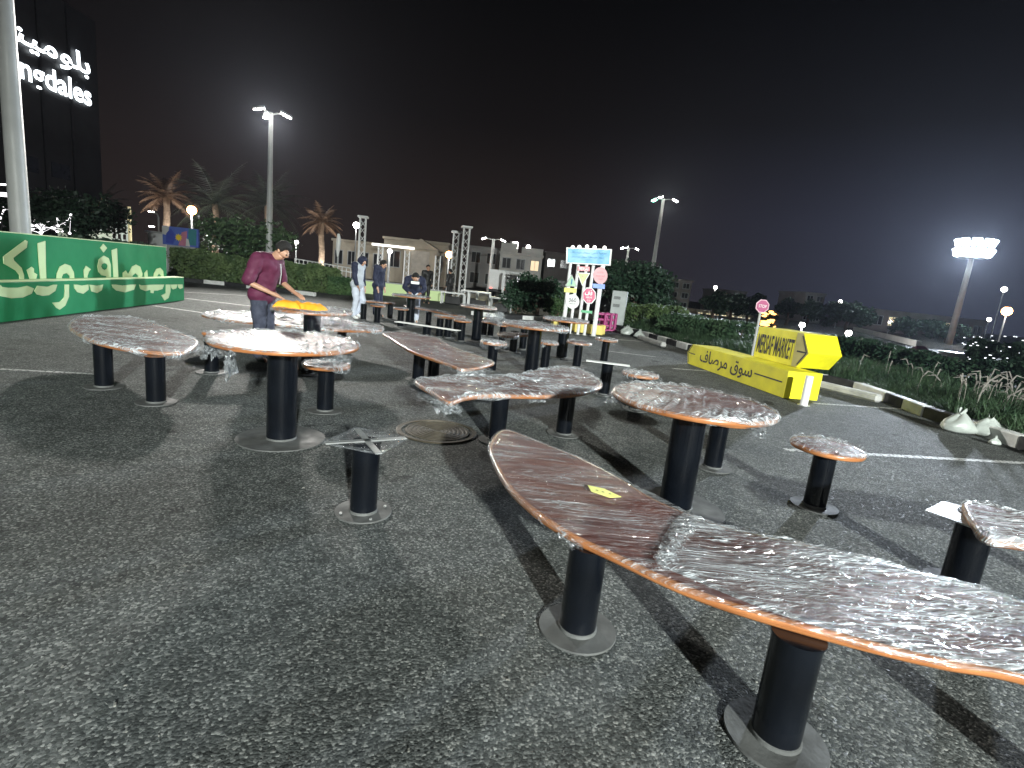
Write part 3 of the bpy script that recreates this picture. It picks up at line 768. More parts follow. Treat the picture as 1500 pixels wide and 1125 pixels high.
# ------------------------------------------------------------------ text
ADV = {}
def glyph_mesh(ch, off=0.0):
    c = bpy.data.curves.new('tmp', 'FONT'); c.body = ch; c.size = 1; c.offset = off; c.resolution_u = 3
    o = bpy.data.objects.new('tmp', c); COL.objects.link(o)
    bpy.context.view_layer.update()
    me = bpy.data.meshes.new_from_object(o.evaluated_get(bpy.context.evaluated_depsgraph_get()))
    bpy.data.objects.remove(o); bpy.data.curves.remove(c)
    v = [tuple(x.co) for x in me.vertices]; f = [tuple(p.vertices) for p in me.polygons]
    bpy.data.meshes.remove(me); return v, f
def width(s):
    v, f = glyph_mesh(s); return max(x[0] for x in v) - min(x[0] for x in v)
def text_shape(s, off=0.0):
    """glyph outlines laid side by side; returns verts, faces, bbox"""
    V_, F_ = [], []; x = 0.0; base = width('||')
    for k, ch in enumerate(s):
        if ch not in ADV: ADV[ch] = (width('|' + ch + '|') - base) if ch != ' ' else .26
        if ch != ' ':
            v, f = glyph_mesh(ch, off); b = len(V_)
            V_ += [(p[0] + x, p[1], (k % 2) * .5) for p in v]; F_ += [tuple(b + i for i in q) for q in f]
        x += ADV[ch]
    xs = [v[0] for v in V_]; ys = [v[1] for v in V_]
    return V_, F_, (min(xs), max(xs), min(ys), max(ys))
def put_text(s, corners, nrm, mat, name, parent, off=0.0, gap=.004):
    """fit the text into the quad corners = (bottom-left, bottom-right, top-right, top-left) of a flat face, raised by gap along nrm"""
    v, f, (x0, x1, y0, y1) = text_shape(s, off)
    bl, br, tr, tl = [Vector(c) for c in corners]; nrm = Vector(nrm).normalized(); vs = []
    for p in v:
        a = (p[0] - x0) / (x1 - x0); b = (p[1] - y0) / (y1 - y0)
        vs.append(bl.lerp(br, a).lerp(tl.lerp(tr, a), b) + nrm * (gap + p[2] * .003))
    mb = MB(); mb.add(vs, f); return mb.build(name, mat, parent)
AR = lambda *c: ''.join(chr(x) for x in reversed(c))
T_SOUQ = AR(0xFEB3, 0xFEEE, 0xFED5, 32, 0xFEE3, 0xFEAE, 0xFEBB, 0xFE8E, 0xFED1)

# ------------------------------------------------------------------ green stepped wall with lettering
def green_wall():
    A = P(0, 473); B = P(270, 440); d = (B - A).normalized(); n = Vector((d.y, -d.x, 0))   # n points to the viewer's side
    if n.x < 0: n = -n
    A0 = A - d * 5.2
    t = thing('green_wall', 'low stepped green wall with pale green Arabic lettering', 'wall', (A0.x, A0.y, 0))
    h1 = V(0, 414, A, B).z; sb = .24
    h2 = V(120, 351, A - n * sb, B - n * sb).z
    L = (B - A0).length; L2 = L - .38
    mb = MB(); M = Matrix(((d.x, -n.x, 0), (d.y, -n.y, 0), (0, 0, 1)))
    c = A0 + d * L / 2 - n * (sb + .12) / 2; mb.box((c.x, c.y, h1 / 2 + .002), (L, sb + .12, h1), M, .008); mb.build('front_box', M_GREEN, t)
    c = A0 + d * L / 2 - n * (sb + .0) / 2; mb = MB(); mb.box((c.x, c.y, h1 + .009), (L + .02, sb - .01, .014), M); mb.build('ledge', M_PALEG, t)
    c = A0 + d * L2 / 2 - n * (sb + .10); mb = MB(); mb.box((c.x, c.y, (h2 + .003) / 2), (L2, .18, h2), M, .006); mb.build('back_panel', M_GREEN, t)
    mb = MB(); mb.box((c.x, c.y, h2 + .008), (L2 + .01, .19, .014), M); mb.build('top_trim', M_PALEG, t)
    PA, PB = A - n * (sb + .005), B - n * (sb + .005)
    def Z(pts, up): return [V(x / 5.357, 330 + y / 5.357, PA if up else A, PB if up else B) for x, y in pts]
    up = [
        [[(195, 115), (212, 125), (205, 175), (100, 255), (105, 275), (165, 335), (183, 390), (185, 437), (150, 437), (148, 390), (120, 355), (25, 300), (22, 245)]],
        [[(208, 350), (245, 325), (262, 340), (262, 370), (288, 385), (275, 437), (235, 437)]],
        [[(292, 140), (352, 122), (355, 300), (360, 437), (315, 437), (302, 290)]],
        [[(438, 437), (443, 380), (465, 325), (508, 302), (550, 318), (576, 370), (581, 437), (547, 437), (545, 398), (520, 374), (492, 382), (480, 408), (498, 437)]],
        [[(655, 350), (672, 318), (710, 345), (695, 362), (682, 400), (692, 437), (660, 437)]],
        [[(763, 320), (775, 265), (812, 238), (850, 258), (866, 310), (866, 437), (826, 437), (835, 400), (795, 392), (770, 365)], [(790, 322), (800, 342), (818, 350), (836, 342), (843, 320), (835, 302), (816, 296), (798, 303)]],
        [[(808, 145), (837, 178), (810, 213), (782, 178)]],
        [[(873, 195), (915, 180), (922, 340), (927, 437), (890, 437), (885, 330)]],
        [[(962, 437), (962, 372), (985, 355), (1003, 385), (1035, 322), (1065, 308), (1098, 325), (1115, 380), (1108, 437), (1078, 437), (1082, 395), (1060, 375), (1037, 395), (1030, 437)]],
        [[(1130, 375), (1152, 350), (1160, 437), (1134, 437)]],
        [[(1200, 437), (1205, 380), (1225, 342), (1255, 333), (1278, 358), (1285, 437), (1263, 437), (1262, 395), (1245, 378), (1230, 400), (1226, 437)]]]
    lo = [
        [[(-260, 470), (0, 468), (10, 482), (60, 490), (140, 489), (210, 475), (262, 495), (245, 535), (175, 566), (85, 572), (0, 556), (-200, 500)]],
        [[(266, 515), (290, 474), (370, 482), (415, 466), (445, 466), (430, 515), (380, 548), (330, 554), (288, 543)]],
        [[(505, 465), (538, 465), (537, 560), (508, 630), (465, 662), (440, 648), (408, 607), (465, 602), (500, 565), (506, 520)]],
        [[(578, 465), (600, 465), (640, 473), (690, 465), (692, 505), (650, 537), (605, 525), (582, 495)]],
        [[(700, 466), (760, 474), (806, 465), (795, 510), (758, 531), (715, 518)]],
        [[(875, 465), (905, 465), (960, 473), (1020, 465), (1065, 465), (1048, 505), (980, 526), (910, 512), (885, 490)]],
        [[(1090, 465), (1110, 472), (1180, 466), (1286, 465), (1272, 500), (1232, 512), (1205, 512), (1202, 533), (1182, 530), (1178, 505), (1140, 516), (1100, 500)]],
        [[(1300, 465), (1335, 465), (1335, 520), (1320, 570), (1290, 590), (1263, 550), (1300, 533)]],
        [[(1340, 465), (1391, 464), (1380, 495), (1355, 503), (1342, 490)]],
        [[(1396, 464), (1430, 464), (1432, 490), (1412, 500), (1397, 487)]]]
    for sh in up:
        mb = MB(); mb.slab([Z(l, True) for l in sh], n, .010); mb.build('letter', M_PALEG, t)
    for sh in lo:
        mb = MB(); mb.slab([Z(l, False) for l in sh], n, .010); mb.build('letter', M_PALEG, t)
green_wall()

# ------------------------------------------------------------------ yellow arrow signs
def arrow_signs():
    A = P(1007, 533); B = P(1147, 584); d = (B - A).normalized(); n = Vector((d.y, -d.x, 0))
    if n.dot(A) > 0: n = -n
    t = thing('arrow_sign', 'long yellow box sign on the ground shaped as an arrow to the left', 'sign', (A.x, A.y, 0), 0, 'yellow arrow signs')
    L = (B - A).length; hA = .50; dp = .62
    hL = V(1012, 500, A, B).z; hR = V(1154, 548, A, B).z; hh = (hL + hR) / 2
    def pt(u, v, w=0.0): return A + d * u - n * w + Vector((0, 0, v))
    prof = [(.0, .012), (L, .012), (L, hh), (.08, hh), (-.09, hh * .56)]
    def extrude(prof, w0, w1, f):
        mb = MB(); k = len(prof); vs = [f(u, v, w0) for u, v in prof] + [f(u, v, w1) for u, v in prof]
        mb.add(vs, [tuple(range(k)), tuple(range(2 * k - 1, k - 1, -1))] + [(i, k + i, k + (i + 1) % k, (i + 1) % k) for i in range(k)]); return mb
    extrude(prof, 0, dp, pt).build('box_body', M_YELLOW, t)
    nn = n
    def band(p, q, w, f, name, par):
        mb = MB(); a = Vector((p[0], p[1])); b = Vector((q[0], q[1])); e = (b - a).normalized(); m = Vector((-e.y, e.x)) * w / 2
        mb.add([f(*(x), -.004) for x in (a - m, b - m, b + m, a + m)], [(0, 1, 2, 3)]); mb.build(name, M_INK, par)
    tip = (-.055, hh * .56)
    band(tip, (.10, hh - .02), .022, pt, 'arrow_mark', t); band(tip, (.03, .05), .022, pt, 'arrow_mark', t)
    band((-.02, hh * .56), (.28, hh * .56), .02, pt, 'arrow_mark', t); band((L * .74, hh * .56), (L * .97, hh * .56), .024, pt, 'arrow_mark', t)
    put_text(T_SOUQ, [pt(L * .15, hh * .17, 0), pt(L * .72, hh * .17, 0), pt(L * .72, hh * .9, 0), pt(L * .15, hh * .9, 0)], n, M_INK, 'lettering', t, off=.012)
    # right-pointing box above it
    d2 = Vector((d.x + .05, d.y, 0)).normalized(); A2 = P(1104, 520, .50); A2.z = 0; B2 = V(1166, 540, A2, A2 + d2 * 3); B2.z = 0
    n2 = Vector((d2.y, -d2.x, 0))
    if n2.dot(A2) > 0: n2 = -n2
    L2 = (B2 - A2).length
    t2 = thing('arrow_sign', 'yellow box sign on a white post shaped as an arrow to the right', 'sign', (B2.x, B2.y, 0), 0, 'yellow arrow signs')
    zt = V(1113, 478, A2, B2).z; zb = .47; zm = (zt + zb) / 2 - .02; dp2 = .66
    def pt2(u, v, w=0.0): return A2 + d2 * u - n2 * w + Vector((0, 0, v))
    prof = [(0, zb), (L2, zb), (L2 + .22, zm), (L2 + .02, zt), (0, zt)]
    extrude(prof, 0, dp2, pt2).build('box_body', M_YELLOW, t2)
    mb = MB(); mt = paint('unpainted_board', (.42, .38, .16), .7)
    q = [pt2(L2 - .13, zb + .005, -.003), pt2(L2 - .02, zb + .005, -.003), pt2(L2 + .205, zm, -.003), pt2(L2 + .01, zt - .005, -.003), pt2(L2 - .13, zt - .005, -.003)]
    mb.add(q, [tuple(range(5))]); mb.build('board_end', mt, t2)
    tip = (L2 + .17, zm)
    def b2(p, q, w):
        mb = MB(); a = Vector(p); b = Vector(q); e = (b - a).normalized(); m = Vector((-e.y, e.x)) * w / 2
        mb.add([pt2(x[0], x[1], -.006) for x in (a - m, b - m, b + m, a + m)], [(0, 1, 2, 3)]); mb.build('arrow_mark', M_INK, t2)
    b2(tip, (L2 + .01, zt - .04), .028); b2(tip, (L2 - .0, zb + .05), .028); b2((L2 - .06, zm), tip, .028)
    put_text('MERSAF MARKET', [pt2(.05, zb + .10), pt2(L2 - .16, zb + .10), pt2(L2 - .16, zt - .13), pt2(.05, zt - .13)], n2, M_INK, 'lettering', t2, off=.015)
    c = P(1177, 594); mb = MB(); mb.cyl((c.x, c.y, 0), (c.x, c.y, zb), .055, n=24); mb.build('post', M_WHITE, t2, smooth=True)
    mb = MB(); mb.cyl((c.x, c.y, .0), (c.x, c.y, .01), .09, n=24); mb.build('foot_plate', M_STEEL, t2)
arrow_signs()

# ------------------------------------------------------------------ cluster of post signs
def post_signs():
    Y0 = 16.3
    Q = lambda x, y, dy=0.0: D(810 + x / 7.5, 350 + y / 7.5, Y0 + dy)
    def disc(pts, dy, mat, par, name='panel', th=.03):
        mb = MB(); q = [Q(x, y, dy) for x, y in pts]; mb.slab([q], (0, 1, 0), th); return mb.build(name, mat, par)
    def post(t, top, bot, r=.045):
        a = Q(*top, 0.08); b = Q(*bot, .08); mb = MB(); mb.cyl((b.x, Y0 + .08, .0), (b.x, Y0 + .08, a.z), r, n=12); mb.build('post', M_WHITE, t, smooth=True)
        mb = MB(); mb.cyl((b.x, Y0 + .08, .0), (b.x, Y0 + .08, .012), r * 2.2, n=16); mb.build('foot_plate', M_STEEL, t)
    def circ(cx, cy, rx, ry, n=28): return [(cx + cos(2 * pi * i / n) * rx, cy + sin(2 * pi * i / n) * ry) for i in range(n)]
    def root(label, x): p = Q(x, 960); return thing('post_sign', label, 'sign', (p.x, Y0, 0), 0, 'signs on white posts')
    blue = paint('sky_blue_panel', (.05, .34, .62), .4, .05); M_PINK = paint('pink_panel', (.60, .30, .32), .45, .05); M_RED = paint('crimson_panel', (.50, .02, .11), .4)
    rosy = paint('rose_plate', (.60, .14, .17), .4); lime = paint('lime_panel', (.42, .58, .16), .4); mint = paint('mint_panel', (.26, .48, .28), .4); yel = paint('lemon_plate', (.75, .75, .10), .4)
    roy = paint('royal_blue_plate', (.08, .20, .62), .4); grn = paint('green_plate', (.04, .35, .14), .4); dim = paint('faded_ink', (.05, .20, .34), .6); rdim = paint('faded_red_ink', (.55, .14, .18), .6)
    # big board
    t = root('large sky-blue board with faint Arabic writing on tall white posts', 380)
    post(t, (208, 270), (115, 900)); post(t, (562, 290), (470, 940))
    disc([(148, 92), (650, 112), (632, 294), (145, 268)], -.02, M_WHITE, t, 'frame', .03)
    disc([(165, 104), (632, 122), (615, 280), (160, 256)], -.03, blue, t, 'panel', .008)
    for k, (y0, y1, x0, x1) in enumerate([(128, 165, 190, 590), (180, 205, 195, 560), (236, 248, 362, 390)]):
        s = [AR(0xFEE3, 0xFEAE, 0xFEA3, 0xFE92, 0xFE8E, 32, 0xFED1, 0xFEF2, 32, 0xFEB3, 0xFEEE, 0xFED5, 32, 0xFEE3, 0xFEAE, 0xFEBB, 0xFE8E, 0xFED1), T_SOUQ + ' ' + T_SOUQ, AR(0xFEBB, 0xFE8E)][k]
        sl = .04
        put_text(s, [Q(x0, y1 + (x0 - 160) * sl, -.03), Q(x1, y1 + (x1 - 160) * sl, -.03), Q(x1, y0 + (x1 - 160) * sl, -.03), Q(x0, y0 + (x0 - 160) * sl, -.03)], (0, -1, 0), dim, 'writing', t, off=.006)
    for x, y in ((218, 92), (290, 88), (375, 84), (458, 92), (567, 96)):
        p = Q(x, y, .0); mb = MB(); mb.ball(p, .055, 10, 7); mb.build('bulb', emit('sign_bulb', (1, .97, .9), 3), t, smooth=True)
    # triangle + yellow plate
    t = root('green triangle sign above a yellow plate, left of the cluster', 150)
    post(t, (210, 400), (128, 890)); disc([(208, 388), (265, 525), (132, 518)], -.02, M_GREY, t, 'rim', .02); disc([(208, 402), (252, 517), (145, 511)], -.026, mint, t)
    disc([(125, 535), (260, 545), (255, 592), (122, 582)], -.02, yel, t, 'plate')
    put_text(AR(0xFEB3, 0xFEEE, 0xFED5), [Q(150, 582, -.02), Q(235, 587, -.02), Q(238, 552, -.02), Q(152, 546, -.02)], (0, -1, 0), rdim, 'writing', t)
    mb = MB(); mb.box(Q(206, 470, -.035), (.04, .01, .16)); mb.build('mark', dim, t)
    # inverted triangle + red plate
    t = root('upside-down pale yellow triangle sign under a small red plate', 300)
    post(t, (350, 280), (290, 905)); disc([(262, 368), (410, 375), (322, 518)], -.02, M_WHITE, t, 'rim', .02); disc([(276, 376), (397, 382), (323, 503)], -.026, lime, t)
    disc([(272, 300), (405, 306), (402, 355), (268, 348)], -.02, rosy, t, 'plate')
    put_text('MERSAF', [Q(285, 344, -.02), Q(390, 349, -.02), Q(393, 314, -.02), Q(287, 309, -.02)], (0, -1, 0), M_WHITE, 'writing', t)
    put_text('!', [Q(322, 440, -.026), Q(334, 441, -.026), Q(336, 398, -.026), Q(324, 397, -.026)], (0, -1, 0), rdim, 'writing', t)
    # 360
    t = root('white round sign reading 360', 205)
    post(t, (262, 280), (200, 910)); disc(circ(216, 687, 74, 80), -.02, M_WHITE, t)
    put_text('360', [Q(172, 692, -.02), Q(255, 698, -.02), Q(258, 652, -.02), Q(174, 646, -.02)], (0, -1, 0), M_INK, 'number', t, off=.006)
    put_text('MERSAF', [Q(178, 716, -.02), Q(248, 721, -.02), Q(249, 707, -.02), Q(179, 702, -.02)], (0, -1, 0), M_INK, 'writing', t)
    # octagon
    t = root('crimson octagonal stop sign lettered in Arabic above a thin green plate', 365)
    post(t, (432, 290), (362, 915))
    def octa(k): return [(397 + cos(pi / 8 + pi * i / 4) * 79 * k, 622 + sin(pi / 8 + pi * i / 4) * 96 * k) for i in range(8)]
    disc(octa(1), -.02, M_WHITE, t, 'rim', .02); disc(octa(.88), -.026, M_RED, t)
    put_text(AR(0xFED7, 0xFED2), [Q(350, 618, -.026), Q(432, 622, -.026), Q(434, 565, -.026), Q(352, 561, -.026)], (0, -1, 0), M_WHITE, 'writing', t, off=.02)
    put_text('MERSAF', [Q(362, 652, -.026), Q(428, 655, -.026), Q(429, 634, -.026), Q(363, 631, -.026)], (0, -1, 0), M_WHITE, 'writing', t)
    put_text('STOP', [Q(372, 690, -.026), Q(412, 692, -.026), Q(412, 668, -.026), Q(372, 666, -.026)], (0, -1, 0), M_WHITE, 'writing', t)
    disc([(312, 780), (432, 792), (430, 820), (310, 806)], -.02, grn, t, 'plate')
    # pink oval + blue plate
    t = root('pale pink round sign above a blue plate, rightmost of the cluster', 470)
    post(t, (545, 290), (452, 945)); disc(circ(522, 402, 78, 92), -.02, M_PINK, t)
    for k, (y, w, h) in enumerate(((368, 78, 20), (408, 100, 24), (440, 60, 14))):
        put_text(['NO ENTRY', 'MERSAF', 'MARKET'][k], [Q(522 - w / 2, y + h / 2, -.02), Q(522 + w / 2, y + h / 2 + 3, -.02), Q(522 + w / 2, y - h / 2 + 3, -.02), Q(522 - w / 2, y - h / 2, -.02)], (0, -1, 0), rdim, 'writing', t)
    disc([(438, 490), (572, 500), (568, 550), (436, 538)], -.02, roy, t, 'plate')
    # yellow ballast blocks in front
    for k, (x, y, w) in enumerate([(20, 980, .26), (172, 1008, .42), (320, 1035, .52), (475, 1055, .42), (541, 1052, .16)]):
        c = P(810 + x / 7.5, 350 + y / 7.5); mb = MB()
        lab = ['yellow block, leftmost of the row before the signs', 'yellow block, second from left before the signs', 'widest yellow block, in the middle of the row before the signs', 'yellow block, fourth from left before the signs', 'narrow pale yellow block at the right end of the row before the signs'][k]
        mb.box((c.x, c.y + .12, .16), (w, .26, .30), None, .015)
        o = mb.build('ballast_block', paint('yellow_block', (.70, .58, .16), .7, .15), None); tag(o, lab, 'block', 'yellow blocks before the signs')
    # magenta barriers and cabinet
    mag = paint('magenta_plastic', (.36, .035, .17), .5)
    for k, x in enumerate((505, 572, 622)):
        c = P(810 + x / 7.5, 350 + 1005 / 7.5); t = thing('plastic_barrier', ['magenta plastic barrier nearest the post signs', 'middle magenta plastic barrier', 'magenta plastic barrier nearest the grey cabinet'][k], 'barrier', (c.x, c.y, 0), 0, 'magenta barriers')
        for sx_ in (-.16, .16):
            mb = MB(); mb.box((c.x + sx_, c.y, .34), (.10, .22, .62), None, .03); mb.build('upright', mag, t)
        for z in (.18, .40, .60):
            mb = MB(); mb.box((c.x, c.y, z), (.26, .10, .09), None, .02); mb.build('rail', mag, t)
        mb = MB(); mb.box((c.x, c.y, .03), (.5, .34, .05), None, .01); mb.build('foot', mag, t)
    c = D(903, 470, 21); t = thing('utility_cabinet', 'pale grey utility cabinet with two vents, right of the post signs', 'cabinet', (c.x, c.y, 0), -.25)
    zt = D(905, 430, 21).z; mb = MB(); M = Matrix.Rotation(-.25, 3, 'Z')
    mb.box((c.x, c.y, zt / 2 + .12), (.58, .4, zt - .02), M, .02); mb.build('cabinet_body', paint('cabinet_paint', (.40, .43, .42), .5, .12), t)
    mb = MB(); mb.box((c.x, c.y, .06), (.64, .46, .12), M, .01); mb.build('plinth', M_CONC, t)
    for z in (zt - .12, zt - .42):
        mb = MB()
        for j in range(4): mb.box(Vector((c.x, c.y, z - j * .03)) + M @ Vector((-.08, -.208, 0)), (.26, .012, .015), M)
        mb.build('vent', M_INK, t)
post_signs()

# ------------------------------------------------------------------ kerbs
def kerb_run(pts, seglen, label_w, label_b, h=.15, w=.16, grp='kerb', phase=0, name='kerb', gaps=()):
    pts = [Vector((p[0], p[1], 0)) for p in pts]; k = phase
    mbs = []
    for a, b in zip(pts, pts[1:]):
        L = (b - a).length; n = max(1, round(L / seglen)); d = (b - a) / n
        for i in range(n):
            p = a + d * i; q = a + d * (i + 1)
            if k not in gaps:
                mb = MB(); M = Matrix.Rotation(atan2(d.y, d.x), 3, 'Z'); c = (p + q) / 2
                mb.box((c.x, c.y, h / 2 - .01), (d.length - .012, w, h + .02), M, .015)
                o = mb.build(name, M_KWHITE if k % 2 == 0 else M_KBLACK); o['kind'] = 'structure'
            k += 1
KR = [P(1640, 715), P(1500, 658), P(1358, 611), P(1302, 589), P(1255, 572), P(1010, 513), P(942, 492), P(905, 482), P(870, 474)]
kerb_run(KR, .75, '', '', phase=0, w=.2, h=.17)
kerb_run([P(235, 409), P(330, 418), P(462, 434)], .95, '', '')
kerb_run([P(690, 461), P(732, 466), P(794, 469.5), P(838, 474), P(875, 475)], .95, '', '')
def wheel_stop(a, b, label):
    a = P(*a); b = P(*b); d = b - a; mb = MB(); c = (a + b) / 2; M = Matrix.Rotation(atan2(d.y, d.x), 3, 'Z')
    mb.box((c.x, c.y, .07), (d.length, .17, .14), M, .035); tag(mb.build('wheel_stop', M_CONC), label, 'wheel stop', 'concrete wheel stops')
wheel_stop((1195, 567), (1288, 590), 'long concrete wheel stop right of the yellow arrow signs')
wheel_stop((936, 497), (972, 509), 'short concrete wheel stop lying before the planting behind the stools')
wheel_stop((1455, 632), (1540, 665), 'concrete wheel stop at the right edge beyond the plastic bags')
def bag(px, py, r, label, seed):
    c = P(px, py); rn = random.Random(seed); mb = MB(); n, m = 28, 16; vs = []
    for j in range(m + 1):
        v = j / m; rr = r * (sin(min(1, v * 1.25) * pi * .5) ** .5 if v < .8 else (1 - (v - .8) / .2 * .8)) if v > 0 else 0
        rr = r * [0.55, .9, 1.0, 1.05, 1.05, 1.02, .98, .92, .84, .74, .62, .48, .34, .2, .13, .17, .22][j]
        for i in range(n):
            a = 2 * pi * i / n; k = 1 + .20 * noise.noise((cos(a) * 1.8, sin(a) * 1.8, v * 3 + seed)) + .07 * noise.noise((cos(a) * 7, sin(a) * 7, v * 4 + seed))
            vs.append((c.x + cos(a) * rr * k * 1.2, c.y + sin(a) * rr * k * .8, .01 + v * r * 1.75 * (1 + .12 * sin(a * 2 + seed))))
    fs = [(j * n + i, j * n + (i + 1) % n, (j + 1) * n + (i + 1) % n, (j + 1) * n + i) for j in range(m) for i in range(n)] + [tuple(range(n))[::-1]]
    mb.add(vs, fs); tag(mb.build('plastic_bag', paint('milky_bag', (.34, .37, .34), .35, .12, 6, bump=.3, bscale=25), None, smooth=True), label, 'bag', 'plastic bags by the kerb')
bag(1402, 634, .18, 'greyish crumpled plastic bag by the kerb, left of the knotted one', 4)
bag(1444, 640, .165, 'white plastic bag with knotted top by the kerb', 9)
bag(1456, 652, .06, 'small white plastic scrap in front of the knotted bag', 13)
bag(918, 491, .19, 'pale rubbish bag beside the grey cabinet', 15)
bag(936, 495, .15, 'pale rubbish bag on the kerb right of the grey cabinet', 19)

# ------------------------------------------------------------------ vegetation
def leaf_cloud(mb, blobs, n, size, rn, flat=.0):
    tot = sum(b[1] ** 2 for b in blobs)
    for c, r, sz in blobs:
        k = int(n * r * r / tot); c = Vector(c)
        for _ in range(k):
            u = Vector((rn.gauss(0, 1), rn.gauss(0, 1), rn.gauss(0, 1))).normalized() * r * (rn.random() ** .45)
            u.z *= sz
            f = 1 + .35 * noise.noise((c + u) * (1.6 / max(r, .3)))
            p = c + u * f; a = Vector((rn.uniform(-1, 1), rn.uniform(-1, 1), rn.uniform(-.7, .7))).normalized(); b = a.orthogonal().normalized()
            b = Matrix.Rotation(rn.uniform(0, 6.28), 3, a) @ b
            s = size * rn.uniform(.6, 1.4)
            mb.add([p - a * s * .9, p + b * s * .45, p + a * s * .9, p - b * s * .45], [(0, 1, 2, 3)])
def tree(base, h, r, label, seed, mat=M_LEAF, leaves=5000, size=.12, trunk=.16, group='broadleaf trees', stems=1, name='broadleaf_tree', low=.4):
    rn = random.Random(seed); x, y = base[0], base[1]; t = thing(name, label, 'tree', (x, y, 0), 0, group)
    mb = MB(); tips = []
    for s_ in range(stems):
        a0 = rn.uniform(0, 6.28); lean = .12 * h * (0 if stems == 1 else 1.6)
        top = Vector((x + cos(a0) * lean, y + sin(a0) * lean, h * .5))
        mb.tube([(x, y, 0), Vector((x, y, 0)).lerp(top, .5) + Vector((rn.uniform(-.1, .1), 0, 0)), top], [trunk, trunk * .75, trunk * .5], 8)
        for k in range(5):
            a = a0 + k * 1.3 + rn.uniform(-.4, .4); q = top + Vector((cos(a) * r * .6, sin(a) * r * .6, h * rn.uniform(.1, .35)))
            mb.tube([top - Vector((0, 0, rn.uniform(0, h * .15))), top.lerp(q, .5) + Vector((0, 0, .08 * h)), q], [trunk * .45, trunk * .28, trunk * .08], 6); tips.append(q)
    mb.build('trunk', M_BARK, t, smooth=True)
    mb = MB(); bl = [((x, y, h * (low + 1) / 2), r * .62, h * (1 - low) / (2 * r) * 1.0)]
    for q in tips: bl.append((q, r * rn.uniform(.32, .5), .75))
    for k in range(9):
        a = rn.uniform(0, 6.28); rr = r * rn.uniform(.3, .8); bl.append(((x + cos(a) * rr, y + sin(a) * rr, h * rn.uniform(low + .05, .93)), r * rn.uniform(.22, .4), .8))
    leaf_cloud(mb, bl, leaves, size, rn); mb.build('crown', mat, t)
    return t
def hedge(a, b, w, h, label, seed, n=9000, size=.05, mat=None, name='hedge'):
    rn = random.Random(seed); a = Vector((a[0], a[1], 0)); b = Vector((b[0], b[1], 0)); d = b - a; L = d.length; u = d / L; v = Vector((-u.y, u.x, 0))
    mb = MB()
    for _ in range(n):
        s = rn.random() * L; q = rn.uniform(-1, 1); z = 1 - rn.random() ** 1.8
        hh = h * (1 + .25 * noise.noise((s * .6, seed, 0)) + .12 * noise.noise((s * 2.2, seed, 4)))
        ww = w / 2 * (1 - .35 * z ** 3) * (1 + .25 * noise.noise((s * 1.3, z * 2, seed)))
        q = math.copysign(abs(q) ** .4, q)
        p = a + u * s + v * q * ww + Vector((0, 0, z * hh + rn.uniform(-.02, .03)))
        A = Vector((rn.uniform(-1, 1), rn.uniform(-1, 1), rn.uniform(-.2, 1))).normalized(); B = A.orthogonal().normalized(); k = size * rn.uniform(.7, 1.5)
        mb.add([p - A * k, p + B * k * .5, p + A * k, p - B * k * .5], [(0, 1, 2, 3)])
    t = thing(name, label, 'hedge', (a.x, a.y, 0), 0, 'green hedges and shrubs')
    mb.build('foliage', mat or M_HEDGE, t)
    mb = MB(); k = 0
    for i in range(int(L / .6)):
        p = a + u * (i * .6 + .3) + v * rn.uniform(-.1, .1) * w; mb.tube([p, p + Vector((rn.uniform(-.1, .1), rn.uniform(-.1, .1), h * .8))], [.025, .008], 5)
    mb.build('stems', M_BARK, t)
c1 = P(215, 406) ; c2 = P(350, 417); c3 = P(345, 416); c4 = P(470, 430)
hedge(c1 + Vector((0, 1.6, 0)), c2 + Vector((0, 1.4, 0)), 1.5, 1.25, 'rounded green hedge beyond the right end of the green wall', 3, 11000, .06)
hedge(c3 + Vector((.1, 1.5, 0)), c4 + Vector((.2, 1.3, 0)), 1.3, 1.15, 'long green hedge behind the man in the maroon shirt', 5, 12000, .06)
hedge(D(478, 430, 24), D(512, 440, 24.5), 1.2, .75, 'low dark hedge left of the person in the pale hoodie', 6, 4000, .06, M_LEAF)
hedge(D(60, 345, 14), D(205, 370, 17.5), 1.4, 1.30, 'dark hedge rising just behind the green wall', 8, 8000, .07, M_LEAFD)
def rounded_bush(c, r, h, label, seed, n=4000, mat=None, size=.07):
    rn = random.Random(seed); t = thing('bush', label, 'bush', (c[0], c[1], 0), 0, 'rounded bushes'); mb = MB()
    bl = [((c[0], c[1], h * .5), r * .8, h * .5 / (r * .8))]
    for k in range(7): a = rn.uniform(0, 6.28); bl.append(((c[0] + cos(a) * r * .5, c[1] + sin(a) * r * .5, h * rn.uniform(.4, .75)), r * rn.uniform(.3, .45), .8))
    leaf_cloud(mb, bl, n, size, rn); mb.build('foliage', mat or M_LEAF, t)
    mb = MB()
    for k in range(6): a = k * 1.05; mb.tube([(c[0], c[1], 0), (c[0] + cos(a) * r * .35, c[1] + sin(a) * r * .35, h * .6)], [.03, .01], 5)
    mb.build('stems', M_BARK, t, smooth=True)
c = P(260, 406); rounded_bush((c.x + .3, c.y + .8), 1.25, 1.62, 'dense dark rounded bush at the right end of the green wall', 4, 9000, M_HEDGE, .055)

